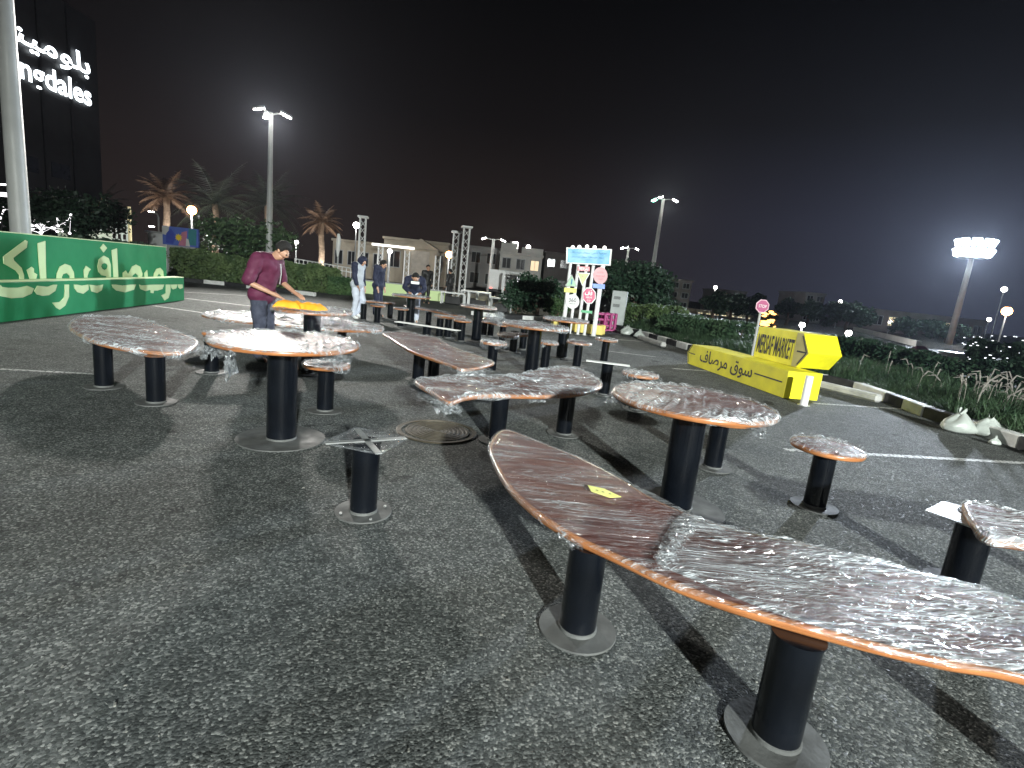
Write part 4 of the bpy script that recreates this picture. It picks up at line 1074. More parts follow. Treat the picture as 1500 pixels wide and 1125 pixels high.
def grass_strip():
    rn = random.Random(12); mb = MB(); pm = MB(); st = MB()
    pts = [Vector((p.x, p.y)) for p in KR[:-1]]
    segs = [(a, b, (b - a).length) for a, b in zip(pts, pts[1:])]; tot = sum(s[2] for s in segs)
    def place():
        r = rn.random() ** 1.0 * tot
        for a, b, L in segs:
            if r < L: break
            r -= L
        d = (b - a).normalized(); n = Vector((d.y, -d.x))
        if n.x < 0: n = -n
        w = .15 + rn.random() * 3.0; p = a + d * r + n * w; return p, w
    for k in range(5200):
        p, w = place(); hh = (.36 + .25 * noise.noise((p.x * .8, p.y * .8, 0))) * min(1, .55 + w * .4)
        for j in range(9):
            a = rn.uniform(0, 6.28); r0 = .04; q = Vector((p.x + cos(a) * r0, p.y + sin(a) * r0, .02)); h = hh * rn.uniform(.6, 1.25); le = rn.uniform(.1, .34)
            m = q + Vector((cos(a) * le * .35, sin(a) * le * .35, h * .65)); e = q + Vector((cos(a) * le, sin(a) * le, h)); wv = Vector((-sin(a), cos(a), 0)) * .008
            mb.add([q - wv, q + wv, m + wv * .8, m - wv * .8, e], [(0, 1, 2, 3), (3, 2, 4)])
    o = mb.build('grass_planting', M_GRASS); o['kind'] = 'stuff'; o['label'] = 'tall green grass growing in the strip behind the kerb'
    for k in range(520):
        p, w = place()
        if w < .6 or p.y > 12 or (p.y > 9.3 and rn.random() < .6): continue
        a = rn.uniform(0, 6.28); h = rn.uniform(.45, .75); le = rn.uniform(.04, .2)
        base = Vector((p.x, p.y, .05)); m = base + Vector((cos(a) * le * .4, sin(a) * le * .4, h * .75)); e = m + Vector((cos(a) * le * .6, sin(a) * le * .6, h * .22)); e2 = e + Vector((cos(a) * .12, sin(a) * .12, -.03))
        pm.tube([base, m], .004, 4); pm.tube([m, m.lerp(e, .5), e, e2], [.004, .013, .011, .003], 5)
    o = pm.build('grass_plumes', M_PLUME); o['kind'] = 'stuff'; o['label'] = 'pale bent seed plumes above the grass strip'
    soil_shade = [P(1640, 715), P(1500, 658), P(1302, 589), P(1010, 513), P(905, 482), P(870, 474)]
    ot = [v + Vector((15, 2.6, 0)) for v in soil_shade]  # dark sheet widened past the planting; shade beyond put in its colour
    mb = MB(); q = [(v.x + .08, v.y + .05, .03) for v in soil_shade] + [(v.x, v.y, .03) for v in reversed(ot)]
    mb.add(q, [tuple(t) for t in tessellate_polygon([[Vector(p) for p in q]])]); s = mb.build('soil_and_dark_ground', paint('soil_shade', (.022, .020, .016), 1.0, .3, 5, spec=.05)); s['kind'] = 'structure'
grass_strip()
hedge(D(925, 470, 24), D(985, 482, 21), 2.0, .95, 'clipped green hedge right of the grey cabinet', 14, 7000, .06)
hedge(D(985, 482, 20), D(1090, 498, 17.5), 2.0, .8, 'loose green hedge behind the left-pointing arrow sign', 15, 8000, .07, M_GRASS)

hedge(D(1215, 520, 17), D(1330, 535, 14), 1.6, .75, 'dark shrubs behind the grass right of the arrow signs', 16, 6000, .07, M_LEAFD)
hedge(D(1335, 535, 14), D(1560, 560, 11.5), 1.4, .7, 'dark shrubs behind the grass plumes at the right edge', 17, 6000, .06, M_LEAFD)
def palm(base, h, cr, label, seed, up=None, mat=M_PALM, fronds=26, tr=.2):
    rn = random.Random(seed); x, y = base[0], base[1]; t = thing('palm_tree', label, 'tree', (x, y, 0), 0, 'palm trees')
    mb = MB(); n = 14; pts = [(x + .05 * sin(i * .6 + seed), y, h * i / n) for i in range(n + 1)]; mb.tube(pts, [tr * (1.1 - .25 * i / n + (.07 if i % 2 else 0)) for i in range(n + 1)], 12)
    mb.build('trunk', paint('palm_bark', (.20, .14, .09), .9, .3, 9, bump=.8, bscale=18), t, smooth=False)
    mb = MB()
    for k in range(fronds):
        a = k * 2.4 + rn.uniform(-.2, .2); el = 1.25 - 1.55 * (k / fronds); L = cr * rn.uniform(.85, 1.1)
        p = Vector((x, y, h)); d = Vector((cos(a) * cos(el), sin(a) * cos(el), sin(el))); rib = [p.copy()]
        for j in range(9):
            p = p + d * L / 9; d = (d + Vector((0, 0, -.13))).normalized(); rib.append(p.copy())
        mb.tube(rib, [.03 * (1 - j / 11) for j in range(10)], 4)
        for j in range(1, 10):
            q = rib[j]; dd = (rib[j] - rib[j - 1]).normalized(); sd = dd.cross(Vector((0, 0, 1))).normalized()
            for m in range(3):
                qq = q - dd * (L / 9) * m / 3
                for s in (-1, 1):
                    ll = L * .20 * sin(min(1, (j + .6) / 9.6) * pi * .95 + .12) + .06
                    e = qq + sd * s * ll + dd * ll * .55 + Vector((0, 0, -ll * rn.uniform(.2, .55))); w = dd * .028
                    mb.add([qq - w, qq + w, e], [(0, 1, 2)])
    mb.build('crown', mat, t)
    if up: 
        u = MB(); u.cyl((x + .5, y - .9, 0), (x + .5, y - .9, .18), .09, .12, n=12); o = u.build('uplight', M_INK, t)
        ptlight('uplight_lamp', (x + .5, y - .9, .3), up, (1, .30, .10), .1, t)
q = D(243, 289, 34); palm((q.x, q.y), q.z, 1.9, 'palm lit orange from below above the painted mural', 1, 1600, mat=M_PALM_LIT)
q = D(316, 300, 36); palm((q.x, q.y), q.z, 3.3, 'large dim palm right of the orange globe lamp', 2)
q = D(392, 300, 42); palm((q.x, q.y), q.z, 3.3, 'dim palm just behind the tall left mast', 3)
q = D(472, 326, 38); palm((q.x, q.y), q.z, 1.7, 'palm with an orange-lit crown left of the truss towers', 4, 900, mat=M_PALM_LIT)
q = D(150, 300, 60); palm((q.x, q.y), q.z, 3.0, 'faint distant palm behind the dark tree at left', 6)
q = D(357, 395, 27); tree((q.x, q.y), D(352, 318, 27).z, 2.1, 'full green tree left of the tall left mast', 7, M_LEAF, 9000, .11, stems=3, low=.12)
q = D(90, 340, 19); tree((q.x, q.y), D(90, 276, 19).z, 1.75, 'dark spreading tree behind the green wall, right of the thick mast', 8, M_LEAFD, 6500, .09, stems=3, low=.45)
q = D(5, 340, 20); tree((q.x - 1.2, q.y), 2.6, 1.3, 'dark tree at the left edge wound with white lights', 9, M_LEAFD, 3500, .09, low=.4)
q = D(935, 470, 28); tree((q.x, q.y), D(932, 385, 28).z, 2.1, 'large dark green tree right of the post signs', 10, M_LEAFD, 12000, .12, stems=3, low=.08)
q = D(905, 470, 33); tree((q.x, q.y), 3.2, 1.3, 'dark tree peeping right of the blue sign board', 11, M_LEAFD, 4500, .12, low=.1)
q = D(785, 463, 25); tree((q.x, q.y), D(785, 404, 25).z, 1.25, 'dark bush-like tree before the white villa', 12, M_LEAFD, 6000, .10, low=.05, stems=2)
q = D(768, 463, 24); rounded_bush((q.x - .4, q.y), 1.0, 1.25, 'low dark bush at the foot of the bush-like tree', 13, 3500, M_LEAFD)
q = D(815, 465, 24); rounded_bush((q.x, q.y), .8, 1.1, 'low bush left of the post signs', 14, 3000, M_LEAF)
q = D(1235, 500, 50); tree((q.x, q.y), D(1232, 446, 50).z, 2.3, 'round-headed tree above the yellow arrow signs', 15, M_LEAFD, 5000, .2, low=.25)
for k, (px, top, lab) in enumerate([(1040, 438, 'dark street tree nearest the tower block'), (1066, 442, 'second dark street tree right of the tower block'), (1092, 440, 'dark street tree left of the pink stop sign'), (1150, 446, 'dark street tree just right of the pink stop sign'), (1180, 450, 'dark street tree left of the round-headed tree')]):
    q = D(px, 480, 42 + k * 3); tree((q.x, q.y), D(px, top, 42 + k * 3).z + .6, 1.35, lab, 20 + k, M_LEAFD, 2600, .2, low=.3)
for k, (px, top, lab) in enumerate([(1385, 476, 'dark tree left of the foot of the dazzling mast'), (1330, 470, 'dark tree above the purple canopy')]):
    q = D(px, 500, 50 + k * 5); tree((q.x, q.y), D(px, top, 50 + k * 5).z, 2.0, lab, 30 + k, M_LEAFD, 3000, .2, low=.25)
# ------------------------------------------------------------------ background lamps
def globe(px, py, dep, label, W=300, r=.22, mat=None, col=(1, .5, .2), pr=.05, group='globe lamps on posts', name='globe_lamp'):
    q = D(px, py, dep); t = thing(name, label, 'street lamp', (q.x, q.y, 0), 0, group)
    mb = MB(); mb.cyl((q.x, q.y, 0), (q.x, q.y, q.z - r * .8), pr * 1.3, pr, n=12); mb.build('post', M_GREY, t, smooth=True)
    mb = MB(); mb.ball(q, r, 16, 10); mb.build('globe', mat or M_WARM, t, smooth=True)
    mb = MB(); mb.cyl((q.x, q.y, q.z + r * .9), (q.x, q.y, q.z + r * 1.15), r * .5, .02, n=12); mb.build('cap', M_GREY, t)
    if W: ptlight('lamp_light', (q.x, q.y - r * 1.6, q.z), W, col, r, t)
    return t
globe(281, 308, 30, 'orange globe lamp between two palms at left', 315, .24)
globe(658, 373, 46, 'warm globe lamp left of the tall truss towers', 315, .30)
globe(571, 368, 46, 'small lamp on a white post before the beige hall', 200, .20, M_SMALL, (1, .9, .7), .09)
globe(522, 330, 55, 'white lamp beside the leftmost truss tower', 244, .32, M_SMALL, (1, .95, .85))
globe(1475, 456, 40, 'orange globe lamp at the right edge', 244, .32)
globe(774, 362, 62, 'small white lamp on a slim pole before the white villa', 1800, .25, M_SMALL, (1, 1, .95), .07)
globe(1471, 424, 55, 'twin white lamp above the orange globe at the right edge', 0, .25, M_SMALL)
globe(1449, 468, 60, 'small white lamp right of the dazzling mast', 0, .2, M_SMALL)
globe(1231, 442, 62, 'small white lamp above the round-headed tree', 0, .2, M_SMALL)
globe(1304, 471, 62, 'small white lamp midway between tree and dazzling mast', 0, .2, M_SMALL)
globe(1048, 421, 75, 'small white lamp over the street trees', 200, .25, M_SMALL)
globe(1175, 476, 40, 'upright glowing lamp behind the right-pointing arrow sign', 300, .2, M_SMALL, (1, .8, .6))
globe(1243, 488, 36, 'glowing lamp right of the right-pointing arrow sign', 300, .2, M_SMALL, (1, .8, .6))
globe(306, 345, 28, 'low white lamp left of the full green tree', 120, .1, M_SMALL, (1, .9, .7), .03)
globe(434, 355, 36, 'white lamp right of the head of the man in the maroon shirt', 200, .14, M_SMALL, (1, .9, .7), .03)
globe(620, 405, 30, 'tiny work lamp behind the man bending over the table', 0, .10, M_SMALL)
def street_arm(px, py, dep, label):
    q = D(px, py, dep); t = thing('street_lamp', label, 'street lamp', (q.x, q.y, 0)); mb = MB()
    mb.tube([(q.x, q.y, 0), (q.x, q.y, q.z - .3), (q.x - .1, q.y, q.z - .05), (q.x - .6, q.y, q.z + .1)], .06, 8); mb.build('post', M_GREY, t, smooth=True)
    for dz in (.1, -1.1):
        mb = MB(); mb.box((q.x - .6, q.y, q.z + dz), (.4, .2, .08), None, .02); mb.build('lamp_head', M_SMALL, t)
street_arm(232, 313, 45, 'small hooked street lamp left of the orange-lit palm')
q = D(190, 335, 30); t = thing('light_column', 'slim glowing yellow column right of the lattice pavilion', 'street lamp', (q.x, q.y, 0))
mb = MB(); mb.cyl((q.x, q.y, .2), (q.x, q.y, D(190, 303, 30).z), .09, n=12); mb.build('shaft', emit('soft_column', (1, .9, .5), .35), t); mb = MB(); mb.cyl((q.x, q.y, 0), (q.x, q.y, .2), .14, n=12); mb.build('base', M_GREY, t)
q = D(1415, 480, 0.1)

# ------------------------------------------------------------------ trusses
def truss(px, pyt, pxb, pyb, dep, label, w=.34, cap=True):
    q = D(px, pyt, dep); x, y, zt = q.x, q.y, q.z; t = thing('truss_tower', label, 'truss tower', (x, y, 0), .2, 'white truss towers')
    mb = MB(); M = Matrix.Rotation(.2, 3, 'Z')
    cs = [M @ Vector((a * w / 2, b * w / 2, 0)) for a, b in ((-1, -1), (1, -1), (1, 1), (-1, 1))]
    for c in cs:
        mb2 = MB(); mb2.cyl((x + c.x, y + c.y, .05), (x + c.x, y + c.y, zt), .045, n=8); mb2.build('chord', M_WHITE, t)
    n = max(3, int(zt / .45)); mb = MB()
    for f in range(4):
        a, b = cs[f], cs[(f + 1) % 4]
        for k in range(n):
            z0, z1 = .1 + (zt - .2) * k / n, .1 + (zt - .2) * (k + 1) / n
            p, r = (a, b) if k % 2 else (b, a); mb.cyl((x + p.x, y + p.y, z0), (x + r.x, y + r.y, z1), .016, n=5)
    mb.build('bracing', M_WHITE, t)
    mb = MB(); mb.box((x, y, .03), (w * 2, w * 2, .05), M, .01); mb.build('base_plate', M_STEEL, t)
    if cap: mb = MB(); mb.box((x, y, zt + .05), (w * 1.9, w * 1.9, .12), M, .03); mb.build('top_section', M_WHITE, t)
truss(532, 319, 0, 0, 34, 'white truss tower rising behind the person in the pale hoodie')
truss(558, 361, 0, 0, 42, 'shorter uncapped truss tower before the beige hall', cap=False)
truss(597, 368, 0, 0, 40, 'uncapped truss tower left of the hall portal', cap=False)
truss(642, 375, 0, 0, 38, 'uncapped truss tower right of the hall portal', cap=False)
truss(669, 341, 0, 0, 36, 'tall truss tower, left one of the tallest pair', w=.36)
truss(684, 334, 0, 0, 33.5, 'tallest truss tower, right one of the tall pair', w=.36)
def flagpole(px, pt, pb, dep, label):
    q = D(px, pt, dep); t = thing('furled_flag', label, 'flag', (q.x, q.y, 0)); mb = MB(); mb.cyl((q.x, q.y, 0), (q.x, q.y, q.z), .03, n=8); mb.build('pole', M_GREY, t)
    mb = MB(); mb.tube([(q.x, q.y, q.z - .02), (q.x + .02, q.y, q.z - .3), (q.x, q.y, q.z - .8), (q.x - .01, q.y, q.z - 1.15)], [.06, .12, .10, .03], 8); mb.build('flag', M_WHITE, t, smooth=True)
flagpole(496, 342, 409, 27, 'furled white flag on a slim pole left of the pale hoodie')

# ------------------------------------------------------------------ buildings
def building(px0, px1, pyt, dep, thick, label, mat, floors=2, wins=4, name='villa', win=M_GLASS, roof=True, zt=None, winpx=None, cat='building', lit=(), wh=1.1):
    a = D(px0, 400, dep); b = D(px1, 420, dep); z = zt or D((px0 + px1) / 2, pyt, dep).z; cx = (a.x + b.x) / 2; w = b.x - a.x
    t = thing(name, label, cat, (cx, dep, 0)); mb = MB(); mb.box((cx, dep + thick / 2, z / 2), (w, thick, z), None, .03); mb.build('wall', mat, t)
    if roof: mb = MB(); mb.box((cx, dep + thick / 2, z + .12), (w + .3, thick + .3, .25), None, .03); mb.build('parapet', mat, t)
    fh = z / max(1, floors)
    for f in range(floors):
        for k in range(wins):
            x = a.x + w * (k + .5) / wins; zc = fh * (f + .55); ww = min(1.5, w / wins * .55); hh = min(wh, fh * .5)
            fr = MB(); 
            for (ox, oz, sx_, sz_) in ((-ww / 2 - .04, 0, .08, hh + .16), (ww / 2 + .04, 0, .08, hh + .16), (0, hh / 2 + .04, ww, .08), (0, -hh / 2 - .04, ww, .08), (0, 0, .05, hh)):
                fr.box((x + ox, dep - .03, zc + oz), (sx_, .07, sz_))
            fo = fr.build('window', M_GREY, t); p = MB(); p.box((x, dep - .012, zc), (ww, .02, hh)); p.build('pane', emit('lit_window', (1, .8, .5), .9) if (f, k) in lit else win, fo)
    return t, cx, w, z
M_BEIGE = paint('beige_render', (.42, .37, .29), .85, .12, 1, bump=.2); M_VILLA = paint('white_render', (.55, .54, .50), .85, .1, 1, bump=.2)
M_DIM = paint('grey_render', (.30, .29, .28), .85, .15, .5); M_TOWER = paint('brown_cladding', (.24, .21, .20), .8, .15, .6)
building(486, 560, 356, 58, 14, 'low beige block left of the hall with the portal', M_BEIGE, 1, 4, 'beige_block', wh=1.4)
def hall():
    t, cx, w, z = building(560, 652, 354, 56, 14, 'beige hall with a gabled portal behind the truss towers', M_BEIGE, 1, 3, 'beige_hall', wh=1.6)
    q = D(610, 365, 54); x0 = D(592, 400, 54).x; x1 = D(640, 400, 54).x
    mb = MB(); mb.box(((x0 + x1) / 2, 54.6, q.z / 2), (x1 - x0, 2.6, q.z), None, .03); mb.build('portal', M_BEIGE, t)
    mb = MB(); mb.add([(x0 - .3, 53.0, q.z), (x1 + .3, 53.0, q.z), ((x0 + x1) / 2, 53.0, q.z + 1.0), (x0 - .3, 56, q.z), (x1 + .3, 56, q.z), ((x0 + x1) / 2, 56, q.z + 1.0)], [(0, 1, 2), (5, 4, 3), (0, 2, 5, 3), (1, 4, 5, 2), (0, 3, 4, 1)]); mb.build('gable', M_BEIGE, t)
    mb = MB(); mb.box(((x0 + x1) / 2, 53.27, 1.7), ((x1 - x0) * .55, .06, 3.3), None, .01); mb.build('door', paint('pale_door', (.48, .44, .38), .6), t)
    mb = MB(); mb.box((D(572, 365, 52).x, 53, D(578, 361, 53).z), (4.2, .25, .22), None, .02); mb.build('lit_canopy', emit('canopy_light', (1, .97, .9), 2.0), t)
hall()
building(684, 727, 364, 66, 12, 'pale two-storey house right of the tallest truss tower', M_DIM, 2, 2, 'terrace_house', wh=1.5)
t, cx, w, z = building(730, 790, 374, 60, 12, 'white villa with a stepped roof and dark upper windows', M_VILLA, 2, 3, 'white_villa', lit=((1, 2),), wh=1.3)
for a, b, pt in ((733, 757, 358), (764, 796, 366)):
    xa, xb = D(a, 370, 60).x, D(b, 370, 60).x; zz = D((a + b) / 2, pt, 60).z; mb = MB(); mb.box(((xa + xb) / 2, 63.6, (z + zz) / 2 + .2), (xb - xa, 6, zz - z), None, .02); mb.build('roof_block', M_VILLA, t)
xa = D(752, 356, 60); mb = MB(); mb.cyl((xa.x, 63, D(750, 358, 60).z), (xa.x, 63, D(750, 351, 60).z), .5, n=14); mb.build('water_tank', M_VILLA, t)
building(796, 832, 372, 80, 12, 'dim unlit house behind the post signs', M_TOWER, 2, 2, 'dark_house')
building(984, 1013, 412, 70, 6, 'tall brownish tower block right of the large dark tree', M_TOWER, 3, 2, 'tower_block')
building(1060, 1095, 428, 85, 8, 'low pink-grey building above the street trees', M_DIM, 2, 3, 'distant_block')
building(1187, 1212, 432, 78, 8, 'grey building with a lamp on its roof beside the round-headed tree', M_DIM, 3, 2, 'distant_block')
building(1030, 1110, 462, 60, 5, 'row of lit kiosks behind the grass', paint('kiosk_wall', (.5, .42, .3), .7), 1, 7, 'kiosk_row', lit=tuple((0, k) for k in range(7)), wh=.7)
building(1270, 1460, 500, 70, 6, 'low dim building beyond the purple canopy', M_TOWER, 1, 9, 'low_block', lit=((0, 2), (0, 6)), zt=2.6)
# white wall with lit coping, right
q0 = D(950, 455, 40); q1 = D(1033, 466, 36); d = (q1 - q0); t = thing('lit_wall', 'low white wall with a glowing top edge behind the hedge', 'wall', (q0.x, q0.y, 0))
mb = MB(); M = Matrix.Rotation(atan2(d.y, d.x), 3, 'Z'); c = (q0 + q1) / 2; mb.box((c.x, c.y, c.z / 2), (d.length, .25, c.z), M); mb.build('wall', M_DIM, t); mb = MB(); mb.box((c.x, c.y, c.z + .04), (d.length, .3, .08), M); mb.build('lit_edge', emit('edge_glow', (1, .97, .93), 1.6), t)  # top edge emits; the light on the wall top is put into it
for k, px in enumerate((934, 938, 950)):
    q = D(px, 445, 34); mb = MB(); mb.box((q.x, q.y, q.z - .45), (.22 - k * .04, .2, 1.7), None, .02); tag(mb.build('standing_panel', M_WHITE), ['wide white standing panel right of the large dark tree', 'second white standing panel by the hedge', 'slim white standing panel before the lit wall'][k], 'panel', 'white panels')
# sign tower at far left
def sign_building():
    X = -40.0; t = thing('dark_tower', 'tall dark building with a glowing white two-line sign, top left', 'building', (X, 50, 0))
    mb = MB(); mb.box((X - 8, 41, 10), (16, 19.4, 20), None, .05); mb.build('wall', paint('dark_cladding', (.012, .012, .014), .6, .3, .3), t)
    mb = MB()
    for y in (33.5, 37.5, 41.5, 44.8, 47.6): mb.box((X + .06, y, 10), (.12, .22, 20))
    mb.build('pilaster', paint('dark_fin', (.008, .008, .010), .5), t)
    for z in (3.5, 6.5):
        for y in (35.5, 39.5, 43.2, 46.2):
            mb = MB(); mb.box((X + .03, y, z), (.06, 1.8, 1.2)); mb.build('window', M_GLASS, t)
    glow = emit('sign_glow', (.88, .96, 1.0), 5)
    def PX(px, py): r = ray(px, py); k = X / r.x; return Vector((X, r.y * k, H + r.z * k))
    a, b = PX(8.3, 96), PX(132, 158); yb0 = PX(27, 122); 
    y0 = PX(27, 112).y; y1 = PX(131, 150).y; zb = PX(129, 156).z
    # Latin line: only its last letters stand clear of the thick mast; whole word is built
    full, part = 'bloomingdales', 'ngdales'; v, f, bb = text_shape(part); Lp = bb[1] - bb[0]; v2, f2, b2 = text_shape(full); Lf = b2[1] - b2[0]
    unit = (y1 - y0) / Lp; ys = y1 - Lf * unit; hz = PX(75, 108).z - PX(75, 128).z
    asc = .72; zlow = zb - .05
    hh = 1.75
    put_text(full, [Vector((X + .2, ys, zlow - hh * .25)), Vector((X + .2, y1, zlow - hh * .25)), Vector((X + .2, y1, zlow + hh)), Vector((X + .2, ys, zlow + hh))], (1, 0, 0), glow, 'sign_word', t, off=.02)
    ar = AR(0xFE91, 0xFEE0, 0xFEEE, 0xFEE3, 0xFEF4, 0xFEE8, 0xFED0, 0xFEAA, 0xFEF3, 0xFEE0, 0xFEB0)
    ar = AR(0xFE91, 0xFEE0, 0xFEEE, 0xFEE3, 0xFEF4, 0xFEE8, 0xFED0, 0xFEAA, 0xFEF3, 0xFEE0, 0xFEB0)
    put_text(ar, [Vector((X + .2, y1 - (y1 - ys) * 1.02, zlow + hh + .4)), Vector((X + .2, y1, zlow + hh + .4)), Vector((X + .2, y1, zlow + hh * 2.15 + .4)), Vector((X + .2, y1 - (y1 - ys) * 1.02, zlow + hh * 2.15 + .4))], (1, 0, 0), glow, 'sign_word', t, off=.02)
sign_building()
# lattice pavilion and white booth, mural
def lattice():
    q = D(127, 320, 40); x0 = D(125, 330, 40).x; x1 = D(186, 340, 40).x; zt = D(150, 320, 40).z; t = thing('lattice_screen', 'white lattice screen lit up behind the dark tree', 'screen', ((x0 + x1) / 2, 40, 0))
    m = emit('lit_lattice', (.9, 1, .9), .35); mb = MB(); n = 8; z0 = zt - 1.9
    for i in range(n + 1): mb.box((x0 + (x1 - x0) * i / n, 40, (z0 + zt) / 2), (.10, .08, zt - z0))
    for k in range(5): mb.box(((x0 + x1) / 2, 40.05, z0 + (zt - z0) * k / 4), (x1 - x0, .08, .10))
    mb.build('lattice', m, t); mb = MB(); mb.box(((x0 + x1) / 2, 40.3, z0 / 2), (x1 - x0, .2, z0)); mb.build('plinth', M_WHITE, t)
    q = D(108, 345, 36); t = thing('white_booth', 'glowing white booth behind the green wall, left of the lattice', 'booth', (q.x, 36, 0)); zt = D(108, 336, 36).z
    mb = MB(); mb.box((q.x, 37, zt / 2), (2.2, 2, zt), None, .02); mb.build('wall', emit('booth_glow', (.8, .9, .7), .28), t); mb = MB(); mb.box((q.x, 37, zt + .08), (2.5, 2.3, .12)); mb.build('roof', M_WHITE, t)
    rn = random.Random(3)
    q = D(4, 340, 20); pts = []
    t = thing('light_garland', 'bright white light garland at the left edge beside the thick mast', 'light garland', (q.x, 19, 0), 0, 'light garlands'); mb = MB()
    for k, (a, b) in enumerate([((0, 325), (6, 306)), ((6, 306), (22, 310)), ((0, 303), (8, 305)), ((0, 286), (9, 287)), ((0, 283), (15, 284)), ((0, 270), (20, 271)), ((47, 318), (62, 340)), ((50, 322), (56, 332))]):
        A = D(*a, 19); B = D(*b, 19); 
        for j in range(9): c = A.lerp(B, j / 8); mb.ball(c, .035, 6, 4)
    mb.build('bulbs', emit('garland_bulb', (1, .97, 1), 3), t)
    mb = MB(); mb.tube([D(0, 345, 19), D(2, 325, 19), D(6, 306, 19)], .02, 5); mb.build('wire', M_INK, t)
    t = thing('light_garland', 'scattered string lights in the trunk of the dark tree behind the green wall', 'light garland', (D(60, 330, 19).x, 19, 0), 0, 'light garlands'); mb = MB()
    cs = [D(rn.uniform(44, 112), rn.uniform(312, 342), rn.uniform(18, 20)) for k in range(26)]; cs.sort(key=lambda c: c.x)
    for c in cs: mb.ball(c, .045, 6, 4)
    mb.tube(cs, .004, 4)
    mb.build('bulbs', emit('garland_bulb', (1, .97, 1), 3), t)
lattice()
def mural():
    dep = 24; x0 = D(238, 350, dep).x; x1 = D(290, 350, dep).x; zt = D(262, 333, dep).z; zb = D(262, 360, dep).z
    t = thing('mural_panel', 'blue and pink mural panel with a yellow sun above the hedge', 'mural', ((x0 + x1) / 2, dep, 0)); w = x1 - x0; h = zt - zb
    def q(u, v, k=0): return Vector((x0 + w * u, dep - .004 * k, zb + h * v))
    mb = MB(); mb.box(((x0 + x1) / 2, dep + .06, (zb + zt) / 2 - .0), (w, .1, h)); mb.build('board', paint('mural_base', (.10, .16, .50), .5), t)
    cols = {'pinkm': (.50, .20, .28), 'tealm': (.05, .22, .24), 'pale': (.60, .60, .58), 'sun': (.85, .62, .05), 'navy': (.06, .09, .42)}
    shapes = [('pinkm', [(.45, .02), (.68, .02), (.70, .85), (.55, .75)]), ('pale', [(0, .55), (.16, .5), (.2, .98), (0, .98)]), ('tealm', [(.72, .1), (.95, .1), (.97, .95), (.75, .98)]), ('pale', [(.66, .02), (.78, .02), (.74, .4), (.68, .45)]), ('navy', [(.1, .1), (.3, .05), (.4, .5), (.25, .9), (.12, .6)])]
    for k, (c, s) in enumerate(shapes):
        mb = MB(); mb.slab([[q(u, v, 3 + k) for u, v in s]], (0, 1, 0), .003); mb.build('painted_patch', paint('mural_' + c, cols[c], .5), t)
    mb = MB(); pts = []
    for i in range(20): a = 2 * pi * i / 20; r = .22 if i % 2 else .13; pts.append(q(.47 + cos(a) * r * h / w, .45 + sin(a) * r, 10))
    mb.slab([pts], (0, 1, 0), .003); mb.build('sun', paint('mural_sun', cols['sun'], .5), t)
    mb = MB(); mb.box(((x0 + x1) / 2, dep + .08, zb / 2), (w * .8, .08, zb)); mb.build('support', M_GREY, t)
    q0 = D(226, 350, 26); mb = MB(); zt2 = D(226, 341, 26).z; t = thing('white_kiosk', 'small white kiosk left of the mural panel', 'kiosk', (q0.x, 26, 0)); mb.box((q0.x, 26.8, zt2 / 2), (.95, 1.2, zt2), None, .02); mb.build('wall', M_WHITE, t); mb = MB(); mb.box((q0.x, 26.8, zt2 + .04), (1.1, 1.35, .08)); mb.build('roof', M_GREY, t)
mural()
# stage area: lime-lit barriers, railings, cases, screen, box truck
def barrier(px0, px1, py, dep, label, h=None):
    a = D(px0, py, dep); b = D(px1, py + (px1 - px0) * .1, dep); t = thing('lit_barrier', label, 'barrier', (a.x, dep, 0), 0, 'lime-lit barriers'); zt = a.z; w = b.x - a.x
    mb = MB(); mb.box(((a.x + b.x) / 2, dep, zt / 2 + .02), (w, .12, zt), None, .01); mb.build('panel', emit('lime_panel_glow', (.62, .80, .38), .42), t)  # panel emits lime; the light falling on it is put into the material
    mb = MB(); mb.box(((a.x + b.x) / 2, dep, zt + .05), (w, .18, .06)); mb.build('coping', M_GREY, t)
barrier(534, 597, 412, 27, 'long lime-lit barrier behind the two standing figures')
barrier(621, 652, 425, 27, 'short lime-lit barrier left of the tall truss pair')
def railing(px0, px1, py0, py1, d0, d1, label):
    a = D(px0, py0, d0); b = D(px1, py1, d1); t = thing('railing', label, 'railing', (a.x, a.y, 0)); n = 14
    for dz in (0, -.22): mb = MB(); mb.tube([a + Vector((0, 0, dz)), b + Vector((0, 0, dz))], .03, 6); mb.build('rail', M_WHITE, t)
    for k in range(n + 1): p = a.lerp(b, k / n); mb = MB(); mb.cyl((p.x, p.y, 0), p, .025, n=6); mb.build('baluster', M_WHITE, t)
railing(432, 520, 379, 394, 30, 30, 'white two-rail fence behind the hedge, left of the pale hoodie')
